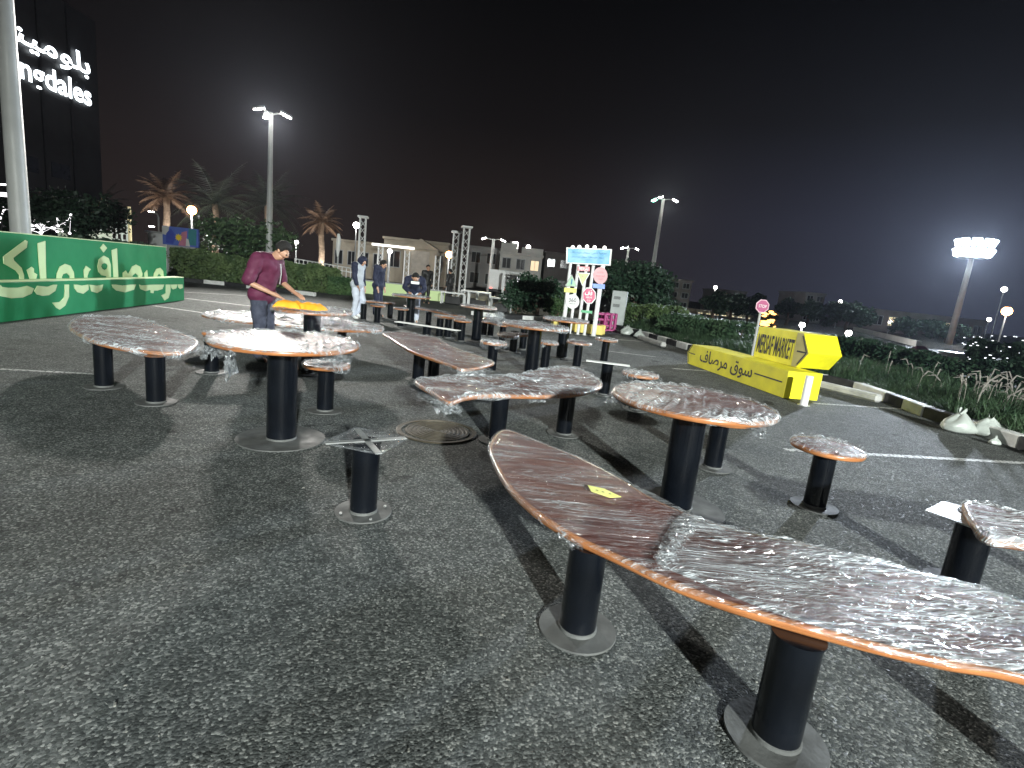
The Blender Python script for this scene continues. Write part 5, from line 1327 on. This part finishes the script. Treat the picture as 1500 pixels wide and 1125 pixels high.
def stage():
    rn = random.Random(5)
    for k, (px, py, w, h, dep) in enumerate([(664, 436, 1.1, .55, 26), (688, 434, .8, .7, 27), (702, 437, 1.0, .75, 25), (735, 440, .9, .6, 24)]):
        q = D(px, py, dep); t = thing('equipment_frame', ['low white frame with cases left of the truss bases', 'white frame right of the tall truss pair', 'square white frame nearest the brown bench', 'dark case frame before the box truck'][k], 'equipment frame', (q.x, dep, 0), 0, 'stage equipment frames')
        mt = M_WHITE if k < 3 else M_GREY
        for sx_ in (-1, 1):
            for sy_ in (-.3, .3): mb = MB(); mb.cyl((q.x + sx_ * w / 2, dep + sy_, 0), (q.x + sx_ * w / 2, dep + sy_, h), .04, n=6); mb.build('leg', mt, t)
        mb = MB(); mb.box((q.x, dep, h), (w + .08, .68, .07), None, .01); mb.build('top', mt, t); mb = MB(); mb.box((q.x, dep, .2), (w * .7, .5, .36), None, .02); mb.build('case', M_INK, t)
    q = D(730, 420, 40); t = thing('box_truck', 'white box truck body parked behind the stage frames', 'truck', (q.x, 40, 0))
    zt = D(730, 395, 40).z; mb = MB(); mb.box((q.x, 42.5, (zt + .7) / 2), (1.5, 5, zt - .7), None, .03); mb.build('cargo_box', M_WHITE, t)
    mb = MB(); mb.box((q.x, 42.5, .6), (1.3, 5.2, .2), None, .02); mb.build('chassis', M_INK, t)
    for sx_ in (-.6, .6):
        for yy in (40.8, 44.3): mb = MB(); mb.cyl((q.x + sx_ - .12, yy, .38), (q.x + sx_ + .12, yy, .38), .38, n=18); mb.build('wheel', M_RUBBER, t)
    for sx_ in (-.55, .55): mb = MB(); mb.box((q.x + sx_, 39.9, .75), (.2, .05, .12)); mb.build('tail_lamp', emit('tail_lamp', (1, .3, .25), 1.5), t)
    dep = 38; a = D(739, 398, dep); b = D(774, 402, dep); t = thing('stage_rig', 'dark stage opening framed in white truss with a small white screen', 'stage', (a.x, dep, 0))
    for x, z in ((a.x, a.z), (b.x, b.z)): mb = MB(); mb.box((x, dep, z / 2), (.18, .18, z)); mb.build('upright', M_WHITE, t)
    mb = MB(); mb.tube([(a.x, dep, a.z), (b.x, dep, b.z)], .08, 6); mb.build('crossbar', M_WHITE, t)
    mb = MB(); mb.box(((a.x + b.x) / 2, dep + 1.5, b.z / 2), (b.x - a.x - .3, .1, b.z - .3)); mb.build('backdrop', M_INK, t)
    c = D(763, 412, dep); mb = MB(); mb.box((c.x, dep + .3, c.z), (.6, .06, .6)); mb.build('screen', emit('screen_glow', (.95, .95, 1), .7), t)
    mb = MB()
    for k in range(40): c = D(rn.uniform(741, 772), rn.uniform(405, 428), dep + .5); mb.box(c, (rn.uniform(.05, .2), .05, rn.uniform(.05, .2)), Matrix.Rotation(rn.uniform(0, 1), 3, 'Y'))
    o = mb.build('rigging', M_GREY, t); o['kind'] = 'stuff'
stage()
# pink stop sign beyond the arrow signs
def stopsign():
    dep = 12.6; c = D(1117, 448.5, dep); t = thing('stop_sign', 'pink octagonal stop sign on a grey post behind the arrow signs', 'sign', (c.x, dep, 0))
    def octa(r, y): return [Vector((c.x + cos(pi / 8 + pi * i / 4) * r, y, c.z + sin(pi / 8 + pi * i / 4) * r)) for i in range(8)]
    mb = MB(); mb.slab([octa(.165, dep)], (0, 1, 0), .02); mb.build('rim', paint('pink_rim', (.60, .38, .45), .5), t)
    mb = MB(); mb.slab([octa(.143, dep - .004)], (0, 1, 0), .003); mb.build('face', paint('faded_crimson', (.36, .06, .16), .5), t)
    w = .19; put_text('STOP', [(c.x - w / 2, dep - .004, c.z - .035), (c.x + w / 2, dep - .004, c.z - .035), (c.x + w / 2, dep - .004, c.z + .035), (c.x - w / 2, dep - .004, c.z + .035)], (0, -1, 0), M_WHITE, 'writing', t)
    mb = MB(); mb.cyl((c.x, dep + .05, 0), (c.x, dep + .05, c.z + .1), .028, n=12); mb.build('post', M_GREY, t, smooth=True)
stopsign()
# orange fairy-light tree and sparkling dark trees at right
def fairy(px0, px1, py0, py1, dep, label, mat, n, seed, r=.05, flat=1.0, tree_h=None):
    rn = random.Random(seed); q = D((px0 + px1) / 2, py1, dep); zt = D((px0 + px1) / 2, py0, dep).z
    rr = (D(px1, py1, dep).x - D(px0, py1, dep).x) / 2; t = tree((q.x, q.y), zt, rr * .9, label, seed, M_LEAFD, 2200, .12 if dep < 30 else .2, .08, 'trees hung with lights', name='lit_tree', low=.15)
    mb = MB()
    for k in range(n):
        c = D(rn.uniform(px0, px1), rn.uniform(py0, py1), dep - rr * rn.uniform(.2, .9)); w = rn.uniform(.6, 2.2)
        mb.ball(c, r, 6, 4, (w, w * .5, .55))
    mb.build('string_lights', mat, t)
fairy(1117, 1136, 455, 479, 34, 'tree glowing with orange fairy lights behind the right-pointing arrow sign', emit('fairy_orange', (1, .45, .12), 5), 26, 41, .12)
fairy(1409, 1450, 492, 545, 15, 'dark tree hung with white string lights at right, nearer the dazzling mast', emit('fairy_white', (.9, .93, 1), 2.2), 30, 42, .02)
fairy(1450, 1500, 490, 560, 14, 'dark tree hung with white string lights at the right edge', emit('fairy_white', (.9, .93, 1), 2.2), 32, 43, .02)
q = D(1343, 520, 22); t = thing('canopy', 'small purple canopy behind the grass plumes', 'canopy', (q.x, 22, 0)); zt = D(1343, 506, 22).z; zb = D(1343, 518, 22).z; mp = paint('purple_fabric', (.13, .03, .08), .8)
mb = MB(); w = .42; mb.add([(q.x - w, 21.5, zb), (q.x + w, 21.5, zb), (q.x + w, 22.3, zb), (q.x - w, 22.3, zb), (q.x - w * .4, 21.9, zt), (q.x + w * .4, 21.9, zt)], [(0, 1, 5, 4), (2, 3, 4, 5), (1, 2, 5), (3, 0, 4)]); mb.build('roof', mp, t)
for sx_ in (-w, w):
    for yy in (21.5, 22.3): mb = MB(); mb.cyl((q.x + sx_, yy, 0), (q.x + sx_, yy, zb), .025, n=6); mb.build('leg', M_GREY, t)
q = D(1395, 526, 16); t = thing('crate', 'grey crate behind the grass below the dazzling mast', 'crate', (q.x, 16, 0), .3); zt = D(1395, 517, 16).z
mb = MB(); mb.box((q.x, 16, zt / 2), (.55, .5, zt), Matrix.Rotation(.3, 3, 'Z'), .02); mb.build('crate_body', M_GREY, t); mb = MB(); mb.box((q.x, 16, zt + .01), (.6, .55, .04), Matrix.Rotation(.3, 3, 'Z'), .01); mb.build('lid', M_WHITE, t)
# long dim wall line far right
q0 = D(1250, 488, 60); q1 = D(1345, 506, 34); t = thing('lit_wall', 'pale line of low wall running behind the grass plumes', 'wall', (q0.x, q0.y, 0)); d = q1 - q0; c = (q0 + q1) / 2
mb = MB(); mb.box((c.x, c.y, .2), (d.length, .25, .4), Matrix.Rotation(atan2(d.y, d.x), 3, 'Z')); mb.build('wall', M_VILLA, t)

# ------------------------------------------------------------------ people
def skinned(name, verts, edges, radii, mat, parent, sub=2, root=0, xf=None):
    me = bpy.data.meshes.new(name); Mi = rootmat(parent)
    me.from_pydata([tuple(Mi @ (xf @ Vector(v))) for v in verts], edges, []); o = bpy.data.objects.new('tmp', me); COL.objects.link(o)
    md = o.modifiers.new('Skin', 'SKIN'); md.use_smooth_shade = True
    for i, r in enumerate(radii):
        s = me.skin_vertices[0].data[i]; s.radius = r if isinstance(r, tuple) else (r, r); s.use_root = (i == root)
    if sub: m2 = o.modifiers.new('Sub', 'SUBSURF'); m2.levels = sub; m2.render_levels = sub
    bpy.context.view_layer.update()
    m3 = bpy.data.meshes.new_from_object(o.evaluated_get(bpy.context.evaluated_depsgraph_get())); m3.name = name
    bpy.data.objects.remove(o); bpy.data.meshes.remove(me)
    m3.materials.clear(); m3.materials.append(mat)
    o = bpy.data.objects.new(name, m3); COL.objects.link(o); o.parent = parent; return o
def draped(name, verts, edges, radii, mat, parent, xf, voxel=.016):
    """cloth volume: tapered capsules melted into one surface"""
    mb = MB(); V_ = [xf @ Vector(v) for v in verts]
    for v, r in zip(V_, radii): mb.ball(v, r, 16, 10)
    for a, b in edges: mb.cyl(V_[a], V_[b], radii[a] * .995, radii[b] * .995, n=16)
    o = mb.build('tmp', mat, parent); md = o.modifiers.new('R', 'REMESH'); md.mode = 'VOXEL'; md.voxel_size = voxel; md.use_smooth_shade = True
    s_ = o.modifiers.new('S', 'SMOOTH'); s_.factor = .6; s_.iterations = 5
    tex = None
    bpy.context.view_layer.update()
    me = bpy.data.meshes.new_from_object(o.evaluated_get(bpy.context.evaluated_depsgraph_get())); me.name = name
    for v in me.vertices:
        c = v.co; k = noise.noise((c.x * 5, c.y * 5, c.z * 9)) * .012 + noise.noise((c.x * 14, c.y * 14, c.z * 22)) * .005
        v.co = c + v.normal * k
    bpy.data.objects.remove(o); me.materials.clear(); me.materials.append(mat)
    q = bpy.data.objects.new(name, me); COL.objects.link(q); q.parent = parent; return q
def person(loc, rz, label, J, shirt, trouser, hair=M_HAIR, sleeve='full', hood=None, shoes=M_RUBBER, extra=None, scale=1.0, hands=True):
    """J: joints in a local frame, +x forward, +y left"""
    t = thing('person', label, 'person', (loc[0], loc[1], 0)); xf = Matrix.Translation((loc[0], loc[1], 0)) @ Matrix.Rotation(rz, 4, 'Z') @ Matrix.Scale(scale, 4)
    V3 = lambda k: Vector(J[k])
    names = ['pelvis', 'waist', 'chest', 'neck', 'head0', 'head1', 'head2']
    v = [J[n] for n in names]; r = [.10, .095, .10, .055, .062, .088, .07]; e = [(0, 1), (1, 2), (2, 3), (3, 4), (4, 5), (5, 6)]
    # nose
    hd = (V3('head2') - V3('head0')).normalized(); fwd = Vector(J.get('face', (1, 0, -.3))).normalized()
    v.append(tuple(V3('head1') + fwd * .098 - hd * .01)); r.append(.014); e.append((5, 7))
    v.append(tuple(V3('head0') + fwd * .075)); r.append(.032); e.append((4, 8))
    def chain(start, pts, rad):
        k = start
        for p, q in zip(pts, rad): v.append(tuple(p)); r.append(q); e.append((k, len(v) - 1)); k = len(v) - 1
        return k
    for s in ('l', 'r'):
        sh, el, wr, hn = V3('sh' + s), V3('el' + s), V3('wr' + s), V3('hn' + s)
        cl = V3('chest').lerp(sh, .45) + Vector((0, 0, .03)); k = chain(2, [cl, sh, sh.lerp(el, .5), el, el.lerp(wr, .5), wr, hn], [.045, .045, .040, .036 if sleeve == 'full' else .042, .036, .026, .034])
        if hands:
            d = (hn - wr).normalized(); sd = d.cross(Vector((0, 0, 1))).normalized() if abs(d.z) < .9 else Vector((0, 1, 0)); dn = d.cross(sd)
            for f, o_ in enumerate((-.03, -.01, .01, .03)):
                b = hn + sd * o_ + d * .02; L = (.07, .08, .075, .06)[f]
                chain(k, [b, b + d * L * .5, b + d * L * .85 + Vector((0, 0, -.02))], [.011, .0095, .008])
            tb = wr.lerp(hn, .5) - sd * .03; chain(k, [tb - sd * .01, tb - sd * .03 + d * .045], [.011, .009])
        chain(0, [V3('hip' + s), V3('kn' + s), V3('kn' + s).lerp(V3('an' + s), .4), V3('an' + s), V3('toe' + s)], [.09, .058, .055, .038, .03])
    skinned('body', v, e, r, M_SKIN, t, 2, 0, xf)
    # shirt
    v = [J['pelvis'], J['waist'], J['chest'], tuple(V3('chest').lerp(V3('neck'), .75))]; r = [.155, .145, .165, .085]; e = [(0, 1), (1, 2), (2, 3)]
    v[0] = tuple(V3('pelvis') + Vector((0, 0, -.04)))
    for s in ('l', 'r'):
        sh, el, wr = V3('sh' + s), V3('el' + s), V3('wr' + s)
        if sleeve == 'full': pts = [sh, sh.lerp(el, .5), el, el.lerp(wr, .5), wr.lerp(el, .06)]; rad = [.092, .076, .064, .055, .046]
        else: pts = [sh, sh.lerp(el, .5), sh.lerp(el, .92)]; rad = [.095, .086, .078]
        chain(2, [V3('chest').lerp(sh, .5) + Vector((0, 0, .02))] + pts, [.135] + rad)
        chain(0, [V3('hip' + s) + Vector((0, 0, .0))], [.135])
    sh_o = draped('shirt', v, e, r, shirt, t, xf)
    # trousers
    v = [tuple(V3('pelvis') + Vector((0, 0, .02)))]; r = [.128]; e = []
    for s in ('l', 'r'):
        chain(0, [V3('hip' + s), V3('hip' + s).lerp(V3('kn' + s), .5), V3('kn' + s), V3('kn' + s).lerp(V3('an' + s), .5), V3('an' + s) + Vector((0, 0, .03))], [.118, .100, .082, .075, .068])
    draped('trousers', v, e, r, trouser, t, xf)
    for s in ('l', 'r'):
        a, b = V3('an' + s), V3('toe' + s); v = [tuple(a + Vector((0, 0, -.0))), tuple(a.lerp(b, .5) + Vector((0, 0, -.01))), tuple(b)]; skinned('shoe', v, [(0, 1), (1, 2)], [(.05, .055), (.046, .045), (.04, .032)], shoes, t, 1, 0, xf)
    # hair or hood: a cap round the back and top of the head
    c = V3('head1') + hd * .01 - fwd * .014
    sdv = fwd.cross(hd).normalized(); up_ = sdv.cross(fwd).normalized()
    def cap(r, off, cut, lo, mat, name, seed):
        mb = MB(); n, m = 22, 14; vs = []; cc = V3('head1') + off
        for j in range(m + 1):
            a = pi * j / m
            for i in range(n):
                b = 2 * pi * i / n; dv = fwd * (sin(a) * cos(b)) + sdv * (sin(a) * sin(b) * .92) + up_ * cos(a)
                f = max(0.0, sin(a) * cos(b)); low = max(0.0, -cos(a))
                k = 1 - cut * (f ** 1.5) * (1 if cos(a) < .62 else .25) - lo * low ** 2 + .05 * noise.noise(dv * 6 + Vector((seed, 0, 0)))
                vs.append(xf @ (cc + dv * r * k))
        mb.add(vs, [(j * n + i, (j + 1) * n + i, (j + 1) * n + (i + 1) % n, j * n + (i + 1) % n) for j in range(m) for i in range(n)]); return mb.build(name, mat, t, smooth=True, angle=80)
    if hood: cap(.132, -fwd * .022 + up_ * .005, .52, -.15, hood, 'hood', 2)
    else: cap(.108, -fwd * .020 + up_ * .024, .62, .30, hair, 'hair', 5)
    for s in (-1, 1):
        sd = fwd.cross(hd).normalized() * s; mb = MB(); p = xf @ (V3('head1') + sd * .082 - fwd * .005 - hd * .01); mb.ball(p, .026, 8, 6, (.7, .7, 1.2)); 
        if not hood: mb.build('ear', M_SKIN, t, smooth=True)
        p = xf @ (V3('head1') + sd * .034 + fwd * .082 + hd * .012); mb = MB(); mb.ball(p, .011, 8, 6); mb.build('eye', M_INK, t, smooth=True)
    if extra: extra(t, xf, J)
    return t
def base_pose(**k):
    J = dict(pelvis=(0, 0, .95), waist=(.01, 0, 1.08), chest=(.02, 0, 1.30), neck=(.03, 0, 1.47), head0=(.05, 0, 1.54), head1=(.06, 0, 1.61), head2=(.05, 0, 1.68), face=(1, 0, -.1),
             shl=(.02, .19, 1.40), ell=(.0, .24, 1.12), wrl=(.08, .22, .88), hnl=(.10, .21, .80), shr=(.02, -.19, 1.40), elr=(.0, -.24, 1.12), wrr=(.08, -.22, .88), hnr=(.10, -.21, .80),
             hipl=(0, .09, .90), knl=(.02, .10, .50), anl=(0, .10, .08), toel=(.15, .12, .035), hipr=(0, -.09, .90), knr=(.02, -.10, .50), anr=(0, -.10, .08), toer=(.15, -.12, .035))
    J.update(k); return J
M_MAROON = paint('maroon_shirt', (.080, .008, .034), .75, .15, 12); M_DENIM = paint('dark_denim', (.03, .035, .055), .85, .2, 20)
M_NAVY = paint('navy_cloth', (.012, .016, .040), .8, .2, 12); M_PALE = paint('pale_grey_cloth', (.42, .46, .50), .8, .1, 10); M_LGREY = paint('light_grey_trousers', (.50, .54, .62), .8, .1, 10)
def placket(t, xf, J):
    mb = MB(); c = Vector(J['chest']); mb.tube([xf @ (c + Vector((.175, 0, .06))), xf @ (c + Vector((.185, 0, -.06))), xf @ (c + Vector((.165, 0, -.2)))], .006, 5); mb.build('cord', M_GREY, t)
m0 = D(385, 440, 6.95)
person((m0.x, m0.y), -.12, 'man in a maroon short-sleeved shirt bending his head over the cloth-covered table', base_pose(
    waist=(.03, 0, 1.06), chest=(.07, 0, 1.26), neck=(.15, 0, 1.40), head0=(.22, 0, 1.445), head1=(.28, 0, 1.485), head2=(.31, 0, 1.54), face=(.75, -.1, -.66),
    shl=(.08, .18, 1.36), ell=(.10, .27, 1.08), wrl=(.36, .16, .96), hnl=(.44, .13, .93), shr=(.05, -.19, 1.36), elr=(-.02, -.29, 1.06), wrr=(.24, -.20, .95), hnr=(.33, -.16, .91)), M_MAROON, M_DENIM, sleeve='short', extra=placket)
m1 = P(521, 467)
def sleeve_navy(t, xf, J):
    v = [J['shr'], tuple(Vector(J['shr']).lerp(Vector(J['elr']), .5)), J['elr'], tuple(Vector(J['elr']).lerp(Vector(J['wrr']), .9))]; draped('dark_sleeve', v, [(0, 1), (1, 2), (2, 3)], [.098, .080, .068, .056], M_NAVY, t, xf)
    v = [J['shl'], J['ell'], tuple(Vector(J['ell']).lerp(Vector(J['wrl']), .9))]; draped('dark_sleeve', v, [(0, 1), (1, 2)], [.094, .07, .056], M_NAVY, t, xf)
person((m1.x, m1.y), -.25, 'person in a pale hoodie with dark sleeves and hood up, light trousers', base_pose(
    chest=(.0, 0, 1.28), neck=(.06, 0, 1.42), head0=(.10, 0, 1.46), head1=(.14, 0, 1.51), head2=(.15, 0, 1.57), face=(.85, 0, -.5), elr=(.06, -.24, 1.12), wrr=(.12, -.2, .90), hnr=(.15, -.18, .84),
    knl=(.14, .10, .50), anl=(-.04, .1, .12), toel=(.1, .11, .05), knr=(.05, -.10, .50), anr=(-.02, -.1, .08)), M_PALE, M_LGREY, hood=M_NAVY, shoes=M_WHITE, extra=sleeve_navy)
m2 = D(553, 440, 15.0)
person((m2.x, m2.y), -.2, 'man in a navy jacket standing with arms down beside a far bench', base_pose(
    chest=(.02, 0, 1.25), neck=(.05, 0, 1.39), head0=(.09, 0, 1.44), head1=(.13, 0, 1.49), head2=(.14, 0, 1.55), face=(.9, .1, -.4)), M_NAVY, M_NAVY)
m3 = D(606, 440, 14.6)
def logo(t, xf, J):
    mb = MB(); c = Vector(J['chest']); M = xf.to_3x3()
    mb.box(xf @ (c + Vector((.18, 0, -.02))), (.02, .22, .07), M, .004); mb.build('chest_patch', M_WHITE, t)
person((m3.x, m3.y), -1.35, 'man in dark clothes with a white chest patch bending down over the far table', base_pose(
    pelvis=(-.12, 0, .92), waist=(-.02, 0, 1.02), chest=(.14, 0, 1.12), neck=(.24, 0, 1.20), head0=(.30, 0, 1.22), head1=(.34, 0, 1.24), head2=(.36, 0, 1.30), face=(.6, 0, -.8), hipl=(-.12, .09, .88), hipr=(-.12, -.09, .88), knl=(-.04, .1, .48), knr=(-.04, -.1, .48),
    shl=(.16, .2, 1.18), ell=(.24, .27, .95), wrl=(.34, .16, .84), hnl=(.40, .13, .82), shr=(.16, -.2, 1.18), elr=(.24, -.27, .95), wrr=(.34, -.16, .84), hnr=(.40, -.13, .82)), M_NAVY, M_LGREY, shoes=M_WHITE, extra=logo)
m4 = D(624, 430, 24)
person((m4.x, m4.y), -1.0, 'distant figure in black near the short lime-lit barrier', base_pose(), M_INK, M_INK, hands=False)
m5 = D(658, 435, 26)
person((m5.x, m5.y), 2.6, 'distant dark figure standing left of the tall truss pair', base_pose(), M_INK, M_INK, hands=False, scale=.97)
# ------------------------------------------------------------------ night haze that catches the lamp light
def haze():
    mb = MB(); mb.box((0, 30, 12), (300, 180, 26)); m = bpy.data.materials.new('haze_air'); m.use_nodes = True; t = m.node_tree; t.nodes.clear()
    o_ = N(t, 'ShaderNodeOutputMaterial'); v = N(t, 'ShaderNodeVolumePrincipled'); v.inputs['Color'].default_value = (.75, .82, 1, 1); v.inputs['Density'].default_value = .00010; v.inputs['Anisotropy'].default_value = .72
    t.links.new(v.outputs[0], o_.inputs['Volume']); o = mb.build('haze', m); o['kind'] = 'stuff'
haze()
